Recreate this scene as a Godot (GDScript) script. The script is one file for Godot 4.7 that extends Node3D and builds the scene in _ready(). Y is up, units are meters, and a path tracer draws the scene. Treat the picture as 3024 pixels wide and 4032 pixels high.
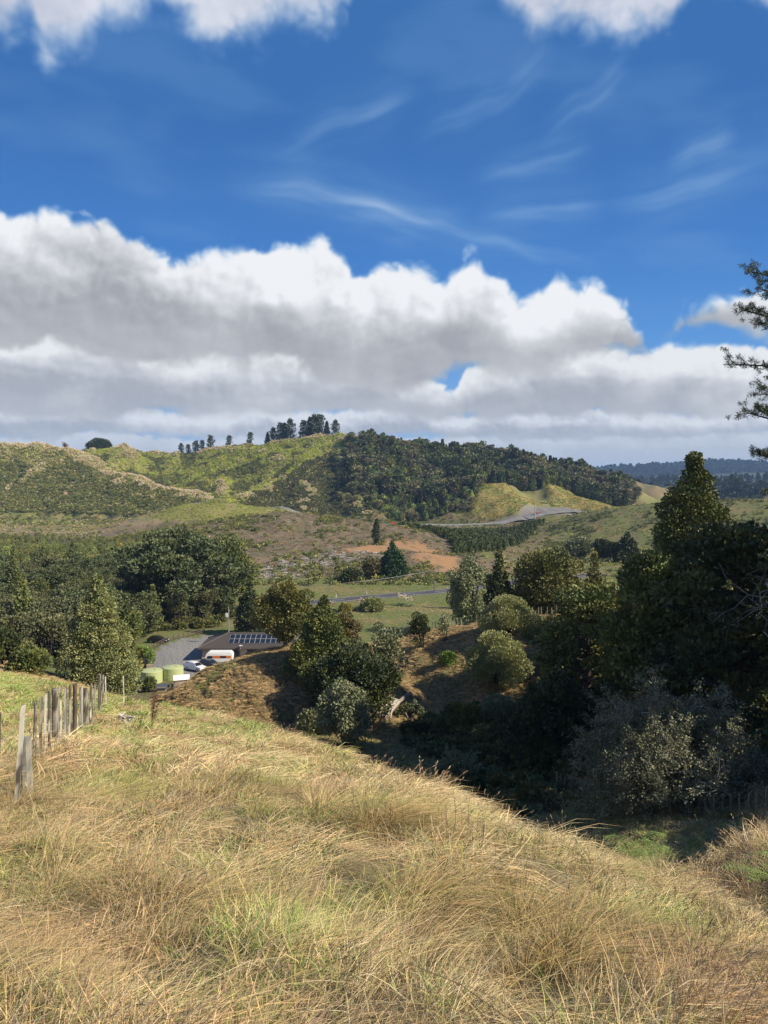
extends Node3D
# A farm valley seen from a dry grass hillside. Units are metres, the viewer's eye is at the origin and looks along -z.
const PITCH := -0.039

func _ready():
	var cam := Camera3D.new(); cam.name = "camera"; cam.fov = 67.3; cam.near = 0.05; cam.far = 30000.0
	add_child(cam); cam.rotation.x = PITCH; cam.current = true
	var env := Environment.new()
	env.background_mode = Environment.BG_SKY
	env.tonemap_mode = Environment.TONE_MAPPER_LINEAR
	env.tonemap_exposure = 1.4
	env.background_energy_multiplier = 0.72
	env.sdfgi_enabled = true; env.ssao_enabled = true; env.ssil_enabled = true
	env.fog_enabled = true; env.fog_density = 0.00009; env.fog_light_color = Color(0.62, 0.78, 1.0)
	var panorama := PanoramaSkyMaterial.new(); panorama.panorama = make_sky()
	var sky := Sky.new(); sky.sky_material = panorama
	env.sky = sky
	var we := WorldEnvironment.new(); we.name = "world_environment"; we.environment = env; add_child(we)
	var sun := DirectionalLight3D.new(); sun.name = "sun"; add_child(sun)
	sun.look_at_from_position(Vector3(0.76, 0.60, 0.24) * 10.0, Vector3.ZERO)
	sun.light_energy = 1.6; sun.light_color = Color(1.0, 0.945, 0.85); sun.light_angular_distance = 0.5; sun.shadow_enabled = true
	stamp("sky")
	lay_land()
	build_ground()
	stamp("ground")
	build_roads()
	build_farm()
	build_fences()
	stamp("farm")
	build_trees()
	stamp("trees")
	build_woods()
	stamp("woods")
	build_hill_cover()
	stamp("hill cover")
	build_grass()
	stamp("grass")
	build_small()
	stamp("small")

var clock := 0
func stamp(what: String):
	print(what, " ", Time.get_ticks_msec() - clock); clock = Time.get_ticks_msec()

# ---------------------------------------------------------------- ground cover
func area(pts: Array) -> PackedVector2Array:
	var o := PackedVector2Array()
	for p in pts: o.append(Vector2(p[0], p[1]))
	return o
var plots := {}
func lay_plots():
	plots.yard = area([[136, 137], [150, 158], [163, 166], [180, 173], [204, 177], [262, 174], [262, 141], [205, 138], [170, 141]])
	plots.clay_a = area([[338, 314], [366, 332], [388, 362], [414, 361], [440, 346], [426, 325], [402, 331], [374, 312]])
	plots.clay_b = area([[406, 312], [434, 322], [452, 318], [466, 298], [456, 276], [438, 280], [426, 298]])
	plots.slash = area([[255, 268], [262, 296], [300, 300], [330, 318], [400, 316], [380, 296], [320, 285], [290, 262]])
	plots.plantation = area([[456, 338], [505, 372], [530, 460], [546, 512], [396, 512], [398, 440], [430, 398], [450, 372]])
	plots.knoll = area([[150, 530], [165, 560], [195, 590], [222, 600], [250, 600], [275, 590], [262, 520], [215, 510]])
	plots.nose_a = area([[472, 668], [486, 752], [497, 758], [516, 716], [548, 678], [550, 656], [520, 650], [488, 650]])
	plots.nose_b = area([[545, 790], [556, 786], [600, 730], [616, 700], [600, 680], [572, 686], [548, 715]])
	plots.cutting = area([[516, 646], [528, 676], [556, 676], [592, 682], [604, 655], [570, 640]])
	plots.far_slope = area([[618, 960], [620, 1030], [650, 1020], [672, 960], [650, 930]])
	plots.forest = area([[-400, 140], [-400, 480], [178, 476], [188, 420], [184, 300], [205, 250], [236, 205], [215, 186], [150, 181], [128, 168], [112, 152], [60, 146]])
	plots.hillwood = area([[376, 672], [352, 705], [350, 760], [346, 812], [352, 870], [372, 900], [420, 915], [470, 912], [520, 905], [570, 890], [622, 842], [634, 800], [622, 742], [604, 742], [566, 800], [528, 770], [500, 772], [474, 742], [468, 676]])
	plots.paddock = area([[335, 160], [330, 222], [460, 238], [560, 220], [560, 165]])
func inside(key: String, u: float, d: float) -> bool: return Geometry2D.is_point_in_polygon(Vector2(u, d), plots[key])

func cover(x: float, d: float, e: float) -> Color:
	var n := nz_patch.get_noise_2d(x * 0.05, d * 0.05)
	var m := nz_patch.get_noise_2d(x * 0.35 + 50.0, d * 0.35)
	var big := nz_patch.get_noise_2d(x * 0.012, d * 0.012 + 90.0)
	var u := 384.0 + x / maxf(d, 0.5) * F
	var c := Color(0.27, 0.205, 0.10)
	if d < 56.0:
		c = Color(0.25, 0.19, 0.09).lerp(Color(0.17, 0.16, 0.055), smoothstep(-0.1, 0.5, m + n * 0.6))
		return c
	if d < 142.0:
		c = Color(0.24, 0.165, 0.085).lerp(Color(0.17, 0.13, 0.06), smoothstep(-0.3, 0.4, m))
		if u > 300.0: c = c.lerp(Color(0.17, 0.17, 0.065), smoothstep(0.1, 0.4, n))
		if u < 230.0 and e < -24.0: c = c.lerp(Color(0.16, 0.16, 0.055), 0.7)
		if not inside("yard", u, d): return c
	var wu := u + n * 7.0 * 300.0 / maxf(d, 200.0); var wd := d * (1.0 + m * 0.012)
	if inside("yard", u + m * 1.5, d + n * 2.0): return Color(0.31, 0.31, 0.305).lerp(Color(0.345, 0.34, 0.325), smoothstep(-0.2, 0.5, n))
	if d < 268.0 and e < -33.0:
		c = Color(0.175, 0.215, 0.055).lerp(Color(0.25, 0.225, 0.09), smoothstep(-0.05, 0.45, n + m * 0.4))
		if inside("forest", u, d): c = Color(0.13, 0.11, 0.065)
		return c
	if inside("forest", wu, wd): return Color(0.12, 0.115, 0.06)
	if inside("plantation", wu, wd): return Color(0.15, 0.135, 0.06).lerp(Color(0.10, 0.11, 0.04), smoothstep(-0.2, 0.3, m))
	if d < 520.0 and u < 480.0:
		var fine := nz_patch.get_noise_2d(x * 0.16 - 40.0, d * 0.12)
		if (inside("clay_a", wu + fine * 16.0, wd + fine * 10.0) or inside("clay_b", wu + fine * 16.0, wd + fine * 10.0)) and fine + m * 0.7 < 0.5: return Color(0.52, 0.29, 0.125).lerp(Color(0.40, 0.24, 0.12), smoothstep(-0.2, 0.45, m))
		c = Color(0.215, 0.16, 0.095).lerp(Color(0.14, 0.135, 0.06), smoothstep(0.0, 0.4, n + m * 0.5))
		if inside("slash", wu, wd): c = c.lerp(Color(0.30, 0.27, 0.24), smoothstep(-0.15, 0.25, m))
		else: c = c.lerp(Color(0.33, 0.26, 0.16), 0.75 * smoothstep(0.05, 0.35, nz_patch.get_noise_2d(x * 0.2 + 13.0, d * 0.1)))
		return c
	if inside("knoll", wu, wd): return Color(0.28, 0.29, 0.07).lerp(Color(0.34, 0.29, 0.12), smoothstep(0.0, 0.4, n + m * 0.3))
	if d < 640.0 and u > 540.0:
		c = Color(0.165, 0.185, 0.055).lerp(Color(0.25, 0.20, 0.09), smoothstep(-0.1, 0.35, n + m * 0.3))
		return c
	if inside("cutting", wu, wd): return Color(0.34, 0.315, 0.27).lerp(Color(0.27, 0.25, 0.22), smoothstep(-0.2, 0.3, m))
	if inside("nose_a", wu, wd) or inside("nose_b", wu, wd): return Color(0.43, 0.35, 0.12).lerp(Color(0.25, 0.28, 0.065), smoothstep(0.05, 0.4, n + m * 0.3))
	if inside("far_slope", wu, wd): return Color(0.33, 0.245, 0.125).lerp(Color(0.17, 0.17, 0.07), smoothstep(-0.1, 0.25, m))
	if d < 690.0 and e < -27.0:
		c = Color(0.38, 0.29, 0.16).lerp(Color(0.22, 0.22, 0.075), smoothstep(0.05, 0.4, n + big))
		if u > 330.0: c = Color(0.22, 0.16, 0.085).lerp(Color(0.19, 0.21, 0.055), smoothstep(-0.1, 0.3, n))
		return c
	if inside("hillwood", wu, wd): return Color(0.11, 0.115, 0.05)
	if d < 1150.0: return Color(0.24, 0.255, 0.065).lerp(Color(0.36, 0.30, 0.14), smoothstep(-0.05, 0.4, n + m * 0.4))
	if d < 1800.0: return Color(0.19, 0.16, 0.085).lerp(Color(0.08, 0.09, 0.04), smoothstep(-0.2, 0.3, big + n * 0.4))
	return Color(0.06, 0.075, 0.04).lerp(Color(0.09, 0.10, 0.045), smoothstep(0.1, 0.4, big))

var ground_col := PackedColorArray()
func tint_row(r: int):
	var d := row_distance(r)
	var wide := maxf(d, D_NEAR)
	for c in COLS: ground_col[r * COLS + c] = cover((c / (COLS - 1.0) * 2.0 - 1.0) * S_MAX * wide, d, level[r * COLS + c])

func build_ground():
	lay_plots()
	ground_col.resize(ROWS * COLS)
	WorkerThreadPool.wait_for_group_task_completion(WorkerThreadPool.add_group_task(tint_row, ROWS, -1, true))
	var v := PackedVector3Array(); var ix := PackedInt32Array()
	for r in ROWS:
		var d := row_distance(r)
		var wide := maxf(d, D_NEAR)
		for c in COLS: v.append(Vector3((c / (COLS - 1.0) * 2.0 - 1.0) * S_MAX * wide, level[r * COLS + c], -d))
	for r in ROWS - 1:
		for c in COLS - 1:
			var k := r * COLS + c
			ix.append_array([k, k + COLS, k + 1, k + 1, k + COLS, k + COLS + 1])
	var a := []; a.resize(Mesh.ARRAY_MAX)
	a[Mesh.ARRAY_VERTEX] = v; a[Mesh.ARRAY_COLOR] = ground_col; a[Mesh.ARRAY_INDEX] = ix
	var am := ArrayMesh.new(); am.add_surface_from_arrays(Mesh.PRIMITIVE_TRIANGLES, a)
	var st := SurfaceTool.new(); st.create_from(am, 0); st.generate_normals()
	var m := mat("earth", Color.WHITE, 0.97, true, grain("earth", 0.02, 0.62, 1.0, 5), 0.21)
	var o := part("ground", st.commit(), m, self)
	o.set_meta("kind", "structure")

func ribbon(called: String, path: Array, half: float, lift: float, m: Material, off := 0.0, dash := Vector2.ZERO, skirt := 0.7) -> MeshInstance3D:
	var cv := Curve3D.new()
	for p in path: cv.add_point(Vector3((p[0] - 384.0) / F * p[1], 0, -p[1]))
	for i in cv.point_count:
		var t := (cv.get_point_position(mini(i + 1, cv.point_count - 1)) - cv.get_point_position(maxi(i - 1, 0))) / 6.0
		cv.set_point_in(i, -t); cv.set_point_out(i, t)
	var g := Geo.new()
	var length := cv.get_baked_length()
	var prev := []
	var s := 0.0
	while s < length - 0.01:
		var p := cv.sample_baked(s); var q := cv.sample_baked(minf(s + 1.0, length))
		var side := Vector3(-(q - p).z, 0, (q - p).x).normalized()
		var y := -INF
		for k in [-3.5, 0.0, 3.5]: y = maxf(y, ground(p.x + side.x * k, p.z + side.z * k))
		p += side * off; p.y = y + lift
		var cur := [p - side * half, p + side * half]
		if prev and (dash == Vector2.ZERO or fmod(s, dash.x + dash.y) < dash.x):
			g.quad(prev[0], prev[1], cur[1], cur[0])
			if skirt > 0.0:
				var o := Vector3(0, -skirt, 0)
				g.quad(prev[0] + o - side * skirt, prev[0], cur[0], cur[0] + o - side * skirt)
				g.quad(prev[1], prev[1] + o + side * skirt, cur[1] + o + side * skirt, cur[1])
		prev = cur
		s += 2.0
	var mi := part(called, g, m, self)
	mi.set_meta("kind", "structure")
	return mi

func path_point(path: Array, t: float, off: float) -> Vector3:
	var n := path.size() - 1
	var k := clampi(int(t * n), 0, n - 1); var f := t * n - k
	var a := Vector3((path[k][0] - 384.0) / F * path[k][1], 0, -path[k][1]); var b := Vector3((path[k + 1][0] - 384.0) / F * path[k + 1][1], 0, -path[k + 1][1])
	var side := Vector3(-(b - a).z, 0, (b - a).x).normalized()
	var p := a.lerp(b, f) + side * off
	p.y = ground(p.x, p.z)
	return p

const ROAD := [[-60, 205], [60, 207], [170, 210], [250, 214], [310, 221], [360, 228], [410, 236], [460, 247], [520, 262], [600, 285]]
const HIGHWAY := [[120, 600], [230, 597], [300, 598], [350, 600], [400, 604], [450, 618], [500, 634], [546, 646], [580, 652], [610, 640], [660, 600]]
const DRIVE := [[200, 170], [222, 178], [250, 190], [262, 214]]

func build_roads():
	var tar := mat("tar", Color(0.085, 0.085, 0.09), 0.9, false, grain("tar", 0.05, 0.75, 1.0), 0.5)
	var paint := mat("road_paint", Color(0.72, 0.72, 0.70), 0.7, false)
	ribbon("road", ROAD, 3.6, 0.10, tar)
	ribbon("road_edge_line", ROAD, 0.09, 0.106, paint, 3.0, Vector2.ZERO, 0.0)
	ribbon("road_edge_line", ROAD, 0.09, 0.106, paint, -3.0, Vector2.ZERO, 0.0)
	ribbon("road_centre_line", ROAD, 0.08, 0.106, paint, 0.0, Vector2(4, 8), 0.0)
	ribbon("highway", HIGHWAY, 4.2, 1.0, mat("chip_seal", Color(0.22, 0.22, 0.22), 0.9, false, grain("tar", 0.05, 0.75, 1.0), 0.5), 0.0, Vector2.ZERO, 2.4)
	ribbon("highway_edge_line", HIGHWAY, 0.12, 1.007, paint, 3.5, Vector2.ZERO, 0.0)
	var steel := mat("galvanised", Color(0.50, 0.52, 0.53), 0.45, false); steel.metallic = 0.6
	var rail := thing("guard_rail", "pale steel guard rail along the near edge of the far highway", "guard rail")
	var g := Geo.new(); var prev := Vector3.ZERO
	for i in 121:
		var p := path_point(HIGHWAY, lerpf(0.27, 0.76, i / 120.0), 4.9)
		p.y += 1.4
		if i: g.quad(prev, p, p + Vector3(0, 0.42, 0), prev + Vector3(0, 0.42, 0)); g.quad(prev + Vector3(0, 0, 0.06), p + Vector3(0, 0, 0.06), p + Vector3(0, 0.42, 0.06), prev + Vector3(0, 0.42, 0.06))
		if i % 3 == 0:
			var q := Geo.new(); q.box(p - Vector3(0, 1.6, -0.1), Vector3(0.14, 1.9, 0.12)); part("post", q, steel, rail)
		prev = p
	part("rail", g, steel, rail)

# ---------------------------------------------------------------- standing copies that nobody could count
func spread(called: String, label: String, category: String, mesh: Mesh, m: Material, at: Array, tints: PackedColorArray):
	if at.is_empty(): return
	var mm := MultiMesh.new()
	mm.transform_format = MultiMesh.TRANSFORM_3D
	mm.use_colors = true
	mm.mesh = mesh
	mm.instance_count = at.size()
	for i in at.size():
		mm.set_instance_transform(i, at[i]); mm.set_instance_color(i, tints[i])
	var o := MultiMeshInstance3D.new(); o.name = numbered(called); o.multimesh = mm; o.material_override = m
	add_child(o)
	o.set_meta("kind", "stuff")
	tag(o, label, category)

func stood(p: Vector3, turn: float, size: Vector3, lean := 0.0) -> Transform3D:
	var b := Basis(Vector3.UP, turn)
	if lean != 0.0: b = Basis(Vector3(cos(turn * 3.0), 0, sin(turn * 3.0)), lean) * b
	return Transform3D(b.scaled_local(size), p)
# ---------------------------------------------------------------- tools
var name_count := {}
var mats := {}
var rng := RandomNumberGenerator.new()

class Geo:
	var v := PackedVector3Array()
	var c := PackedColorArray()
	var ix := PackedInt32Array()
	var col := Color.WHITE
	func pt(p: Vector3) -> int:
		v.append(p); c.append(col); return v.size() - 1
	func tri(a: Vector3, b: Vector3, d: Vector3):
		var n := v.size()
		v.append(a); v.append(b); v.append(d); c.append(col); c.append(col); c.append(col)
		ix.append(n); ix.append(n + 1); ix.append(n + 2)
	func quad(a: Vector3, b: Vector3, d: Vector3, e: Vector3):
		var n := v.size()
		v.append(a); v.append(b); v.append(d); v.append(e)
		c.append(col); c.append(col); c.append(col); c.append(col)
		ix.append(n); ix.append(n + 1); ix.append(n + 2); ix.append(n); ix.append(n + 2); ix.append(n + 3)
	func box(at: Vector3, size: Vector3, turn := 0.0, lean := Basis.IDENTITY, top_scale := 1.0):
		# at: the middle of the bottom face
		var b := lean * Basis(Vector3.UP, turn)
		var h := size * 0.5
		var p := []
		for y in [0.0, size.y]:
			var k := 1.0 if y == 0.0 else top_scale
			for q in [Vector2(-1, -1), Vector2(1, -1), Vector2(1, 1), Vector2(-1, 1)]: p.append(at + b * Vector3(q.x * h.x * k, y, q.y * h.z * k))
		quad(p[0], p[1], p[2], p[3]); quad(p[7], p[6], p[5], p[4])
		for i in 4:
			var j := (i + 1) % 4
			quad(p[j], p[i], p[i + 4], p[j + 4])
	func tube(path: PackedVector3Array, radii: PackedFloat32Array, sides := 6, wob := 0.0, cap := true):
		var base := v.size()
		var n := path.size()
		for i in n:
			var t := (path[mini(i + 1, n - 1)] - path[maxi(i - 1, 0)]).normalized()
			var a := t.cross(Vector3.RIGHT if absf(t.x) < 0.8 else Vector3.FORWARD).normalized()
			var b := t.cross(a)
			for k in sides:
				var g := TAU * k / sides
				var r := radii[i] * (1.0 + wob * sin(k * 2.3 + i * 1.7))
				v.append(path[i] + (a * cos(g) + b * sin(g)) * r); c.append(col)
		for i in n - 1:
			for k in sides:
				var k2 := (k + 1) % sides
				var p := base + i * sides + k; var q := base + i * sides + k2
				ix.append_array([p, p + sides, q, q, p + sides, q + sides])
		if cap:
			var top := pt(path[n - 1])
			for k in sides: ix.append_array([base + (n - 1) * sides + k, top, base + (n - 1) * sides + (k + 1) % sides])
	func lathe(at: Vector3, prof: PackedVector2Array, sides := 20):
		var base := v.size()
		for p in prof:
			for k in sides: v.append(at + Vector3(cos(TAU * k / sides) * p.x, p.y, sin(TAU * k / sides) * p.x)); c.append(col)
		for i in prof.size() - 1:
			for k in sides:
				var k2 := (k + 1) % sides
				var p := base + i * sides + k; var q := base + i * sides + k2
				ix.append_array([p, p + sides, q, q, p + sides, q + sides])
	func leaf(at: Vector3, dir: Vector3, side: Vector3, long: float, wide: float, fold: Vector3):
		var n := v.size()
		v.append(at); v.append(at + dir * (long * 0.45) + side * wide + fold); v.append(at + dir * long); v.append(at + dir * (long * 0.45) - side * wide + fold)
		c.append(col); c.append(col); c.append(col); c.append(col)
		ix.append(n); ix.append(n + 1); ix.append(n + 2); ix.append(n); ix.append(n + 2); ix.append(n + 3)
	func mesh() -> ArrayMesh:
		var a := []; a.resize(Mesh.ARRAY_MAX)
		a[Mesh.ARRAY_VERTEX] = v; a[Mesh.ARRAY_COLOR] = c; a[Mesh.ARRAY_INDEX] = ix
		var m := ArrayMesh.new(); m.add_surface_from_arrays(Mesh.PRIMITIVE_TRIANGLES, a)
		return m

func numbered(called: String) -> String:
	var n: int = name_count.get(called, 0)
	name_count[called] = n + 1
	return called if n == 0 else "%s_%03d" % [called, n]

func tag(o: Node, label: String, category: String, group := ""):
	o.set_meta("label", label); o.set_meta("category", category)
	if group: o.set_meta("group", group)

func thing(called: String, label: String, category: String, at := Vector3.ZERO, turn := 0.0, group := "") -> Node3D:
	var o := Node3D.new(); o.name = numbered(called); add_child(o)
	o.position = at; o.rotation.y = turn
	tag(o, label, category, group)
	return o

func part(called: String, g, m: Material, parent: Node) -> MeshInstance3D:
	var o := MeshInstance3D.new()
	o.name = called if parent != self else numbered(called)
	o.mesh = g.mesh() if g is Geo else g
	o.material_override = m
	parent.add_child(o, true)
	return o

func copy_of(o: Node3D, at: Vector3, turn: float, size: Vector3, label: String, group: String) -> Node3D:
	var base := String(o.name).get_slice("_0", 0)
	var r: Node3D = o.duplicate(); r.name = numbered(base); add_child(r)
	r.transform = Transform3D(Basis(Vector3.UP, turn).scaled_local(size), at)
	r.set_meta("label", label)
	if group: r.set_meta("group", group)
	return r

func grain(key: String, freq: float, lo: float, hi: float, octaves := 4, size := 512) -> NoiseTexture2D:
	var k := "tex" + key
	if mats.has(k): return mats[k]
	var n := FastNoiseLite.new(); n.seed = key.hash() % 1000; n.noise_type = FastNoiseLite.TYPE_SIMPLEX_SMOOTH; n.frequency = freq; n.fractal_octaves = octaves
	var t := NoiseTexture2D.new(); t.width = size; t.height = size; t.seamless = true; t.noise = n; t.normalize = true
	var g := Gradient.new(); g.colors = PackedColorArray([Color(lo, lo, lo), Color(hi, hi, hi)]); g.offsets = PackedFloat32Array([0.15, 0.85])
	t.color_ramp = g
	mats[k] = t
	return t

func mat(key: String, c: Color, rough := 0.9, vertex := true, tex: Texture2D = null, tile := 1.0) -> StandardMaterial3D:
	if mats.has(key): return mats[key]
	var m := StandardMaterial3D.new()
	m.albedo_color = c.linear_to_srgb(); m.roughness = rough; m.vertex_color_use_as_albedo = vertex
	m.cull_mode = BaseMaterial3D.CULL_DISABLED
	if tex:
		m.albedo_texture = tex; m.uv1_triplanar = true; m.uv1_world_triplanar = true; m.uv1_scale = Vector3(tile, tile, tile)
	mats[key] = m
	return m

func rnd(a: float, b: float) -> float: return rng.randf_range(a, b)
func pick(a: Array): return a[rng.randi() % a.size()]
func ball() -> Vector3:
	var y := rng.randf_range(-1, 1); var a := rng.randf() * TAU; var s := sqrt(1 - y * y)
	return Vector3(cos(a) * s, y, sin(a) * s)
func tone(c: Color, spread: float) -> Color:
	var k := 1.0 + rng.randf_range(-spread, spread)
	var w := rng.randf_range(-spread, spread) * 0.35
	return Color(c.r * k * (1.0 + w), c.g * k, c.b * k * (1.0 - w))
# ---------------------------------------------------------------- the lie of the land
# Surveyed from the viewer's stand (eye at height 0): bearings in sheet units (384 straight ahead, 769 to the radian), distances and levels in metres.
const F := 769.0
const NEAR_ROWS := 100
const FAR_ROWS := 420
const ROWS := NEAR_ROWS + FAR_ROWS + 1
const COLS := 521
const S_MAX := 1.4
const D_FIRST := -28.0
const D_NEAR := 12.0
const D_LAST := 6500.0
var level := PackedFloat32Array()
var nz_land := FastNoiseLite.new()
var nz_fine := FastNoiseLite.new()
var nz_patch := FastNoiseLite.new()
var ridges := []

const PROFILES := [
	[-400.0, [[-28, 4.0], [0, -1.1], [12, -4.4], [20, -6.2], [36, -9.0], [60, -15.0], [90, -24.0], [140, -35.0]]],
	[-100.0, [[-28, 4.0], [0, -1.2], [12, -4.4], [20, -6.2], [36, -8.9], [60, -14.6], [80, -19.0], [100, -25.0], [140, -35.0]]],
	[0.0, [[-28, 4.0], [0, -1.35], [6, -2.95], [12, -4.5], [20, -6.4], [28, -8.0], [36, -9.1], [60, -14.8], [80, -18.6], [100, -25.0], [135, -35.0]]],
	[100.0, [[-28, 4.0], [0, -1.4], [6, -3.05], [12, -4.6], [20, -6.5], [28, -8.5], [36, -9.9], [50, -13.8], [80, -22.0], [105, -31.0], [122, -35.4], [185, -35.4], [215, -35.0]]],
	[200.0, [[-28, 4.0], [0, -1.45], [6, -3.1], [12, -4.7], [20, -6.8], [28, -9.0], [37, -11.0], [46, -14.2], [60, -19.0], [80, -26.0], [105, -32.0], [122, -35.4], [185, -35.4], [215, -35.0]]],
	[290.0, [[-28, 4.0], [0, -1.5], [6, -3.15], [12, -4.8], [20, -7.1], [30, -9.8], [39, -12.7], [50, -18.5], [62, -23.0], [80, -26.5], [120, -33.4], [140, -35.4], [185, -35.4], [215, -35.0]]],
	[384.0, [[-28, 4.0], [0, -1.5], [6, -3.2], [12, -4.9], [20, -7.5], [28, -10.4], [34, -12.8], [42, -17.4], [55, -22.5], [74, -26.0], [92, -29.0], [140, -34.5]]],
	[480.0, [[-28, 3.8], [0, -1.6], [6, -3.45], [12, -5.55], [20, -8.2], [26, -11.0], [34, -15.5], [48, -21.0], [65, -25.5], [85, -27.0], [150, -34.5]]],
	[576.0, [[-28, 3.6], [0, -1.8], [6, -3.85], [12, -6.05], [16, -8.0], [20, -9.4], [26, -12.9], [36, -17.8], [50, -21.5], [70, -24.5], [90, -26.0], [150, -34.0]]],
	[672.0, [[-28, 3.4], [0, -2.05], [6, -4.2], [12, -6.6], [16, -8.7], [20, -10.8], [26, -13.4], [32, -15.3], [50, -19.6], [80, -22.0], [150, -32.0], [190, -35.0]]],
	[768.0, [[-28, 3.2], [0, -2.1], [6, -4.0], [12, -5.95], [16, -7.4], [20, -8.8], [25, -11.8], [32, -14.6], [38, -16.0], [50, -17.5], [80, -19.5], [150, -29.0], [200, -35.0]]],
	[900.0, [[-28, 3.2], [0, -2.2], [12, -5.8], [20, -7.8], [32, -9.5], [60, -11.5], [100, -14.5], [160, -25.0], [220, -35.0]]],
	[1460.0, [[-28, 3.2], [0, -1.6], [12, -4.6], [32, -7.0], [60, -7.5], [100, -9.0], [200, -25.0], [260, -35.0]]],
]

func ridge(pts: Array, slope: float, round_r: float, k: float, warp: float):
	var o := PackedVector3Array()
	var lo := Vector2(INF, INF); var hi := -lo
	var high := -INF
	for p in pts:
		var q := Vector3((p[0] - 384.0) / F * p[1], p[2], p[1])
		o.append(q); high = maxf(high, q.y)
		lo = lo.min(Vector2(q.x, q.z)); hi = hi.max(Vector2(q.x, q.z))
	var reach := (high + 62.0) / slope + warp + round_r
	if high < -5.0: reach = (high + 40.0) / slope + warp + round_r
	ridges.append({"p": o, "slope": slope, "r": round_r, "k": k, "warp": warp, "box": Rect2(lo - Vector2(reach, reach), hi - lo + Vector2(reach, reach) * 2.0)})

func smax(a: float, b: float, k: float) -> float:
	var h := clampf(0.5 + 0.5 * (a - b) / k, 0.0, 1.0)
	return lerpf(b, a, h) + k * h * (1.0 - h)

func row_distance(r: int) -> float:
	return D_FIRST + (D_NEAR - D_FIRST) * r / NEAR_ROWS if r <= NEAR_ROWS else D_NEAR * pow(D_LAST / D_NEAR, float(r - NEAR_ROWS) / FAR_ROWS)

func profile(p: Array, d: float) -> float:
	var n := p.size()
	if d <= p[0][0]: return p[0][1]
	for i in range(1, n):
		if d < p[i][0]:
			var x0: float = p[i - 1][0]; var x1: float = p[i][0]
			var y0: float = p[i - 1][1]; var y1: float = p[i][1]
			var s := (y1 - y0) / (x1 - x0)
			var m0: float = s if i < 2 else (y1 - p[i - 2][1]) / (x1 - p[i - 2][0])
			var m1: float = 0.0 if i == n - 1 else (p[i + 1][1] - y0) / (p[i + 1][0] - x0)
			var t := (d - x0) / (x1 - x0)
			var t2 := t * t; var t3 := t2 * t
			return (2 * t3 - 3 * t2 + 1) * y0 + (t3 - 2 * t2 + t) * (x1 - x0) * m0 + (3 * t2 - 2 * t3) * y1 + (t3 - t2) * (x1 - x0) * m1
	return p[n - 1][1]

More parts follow.
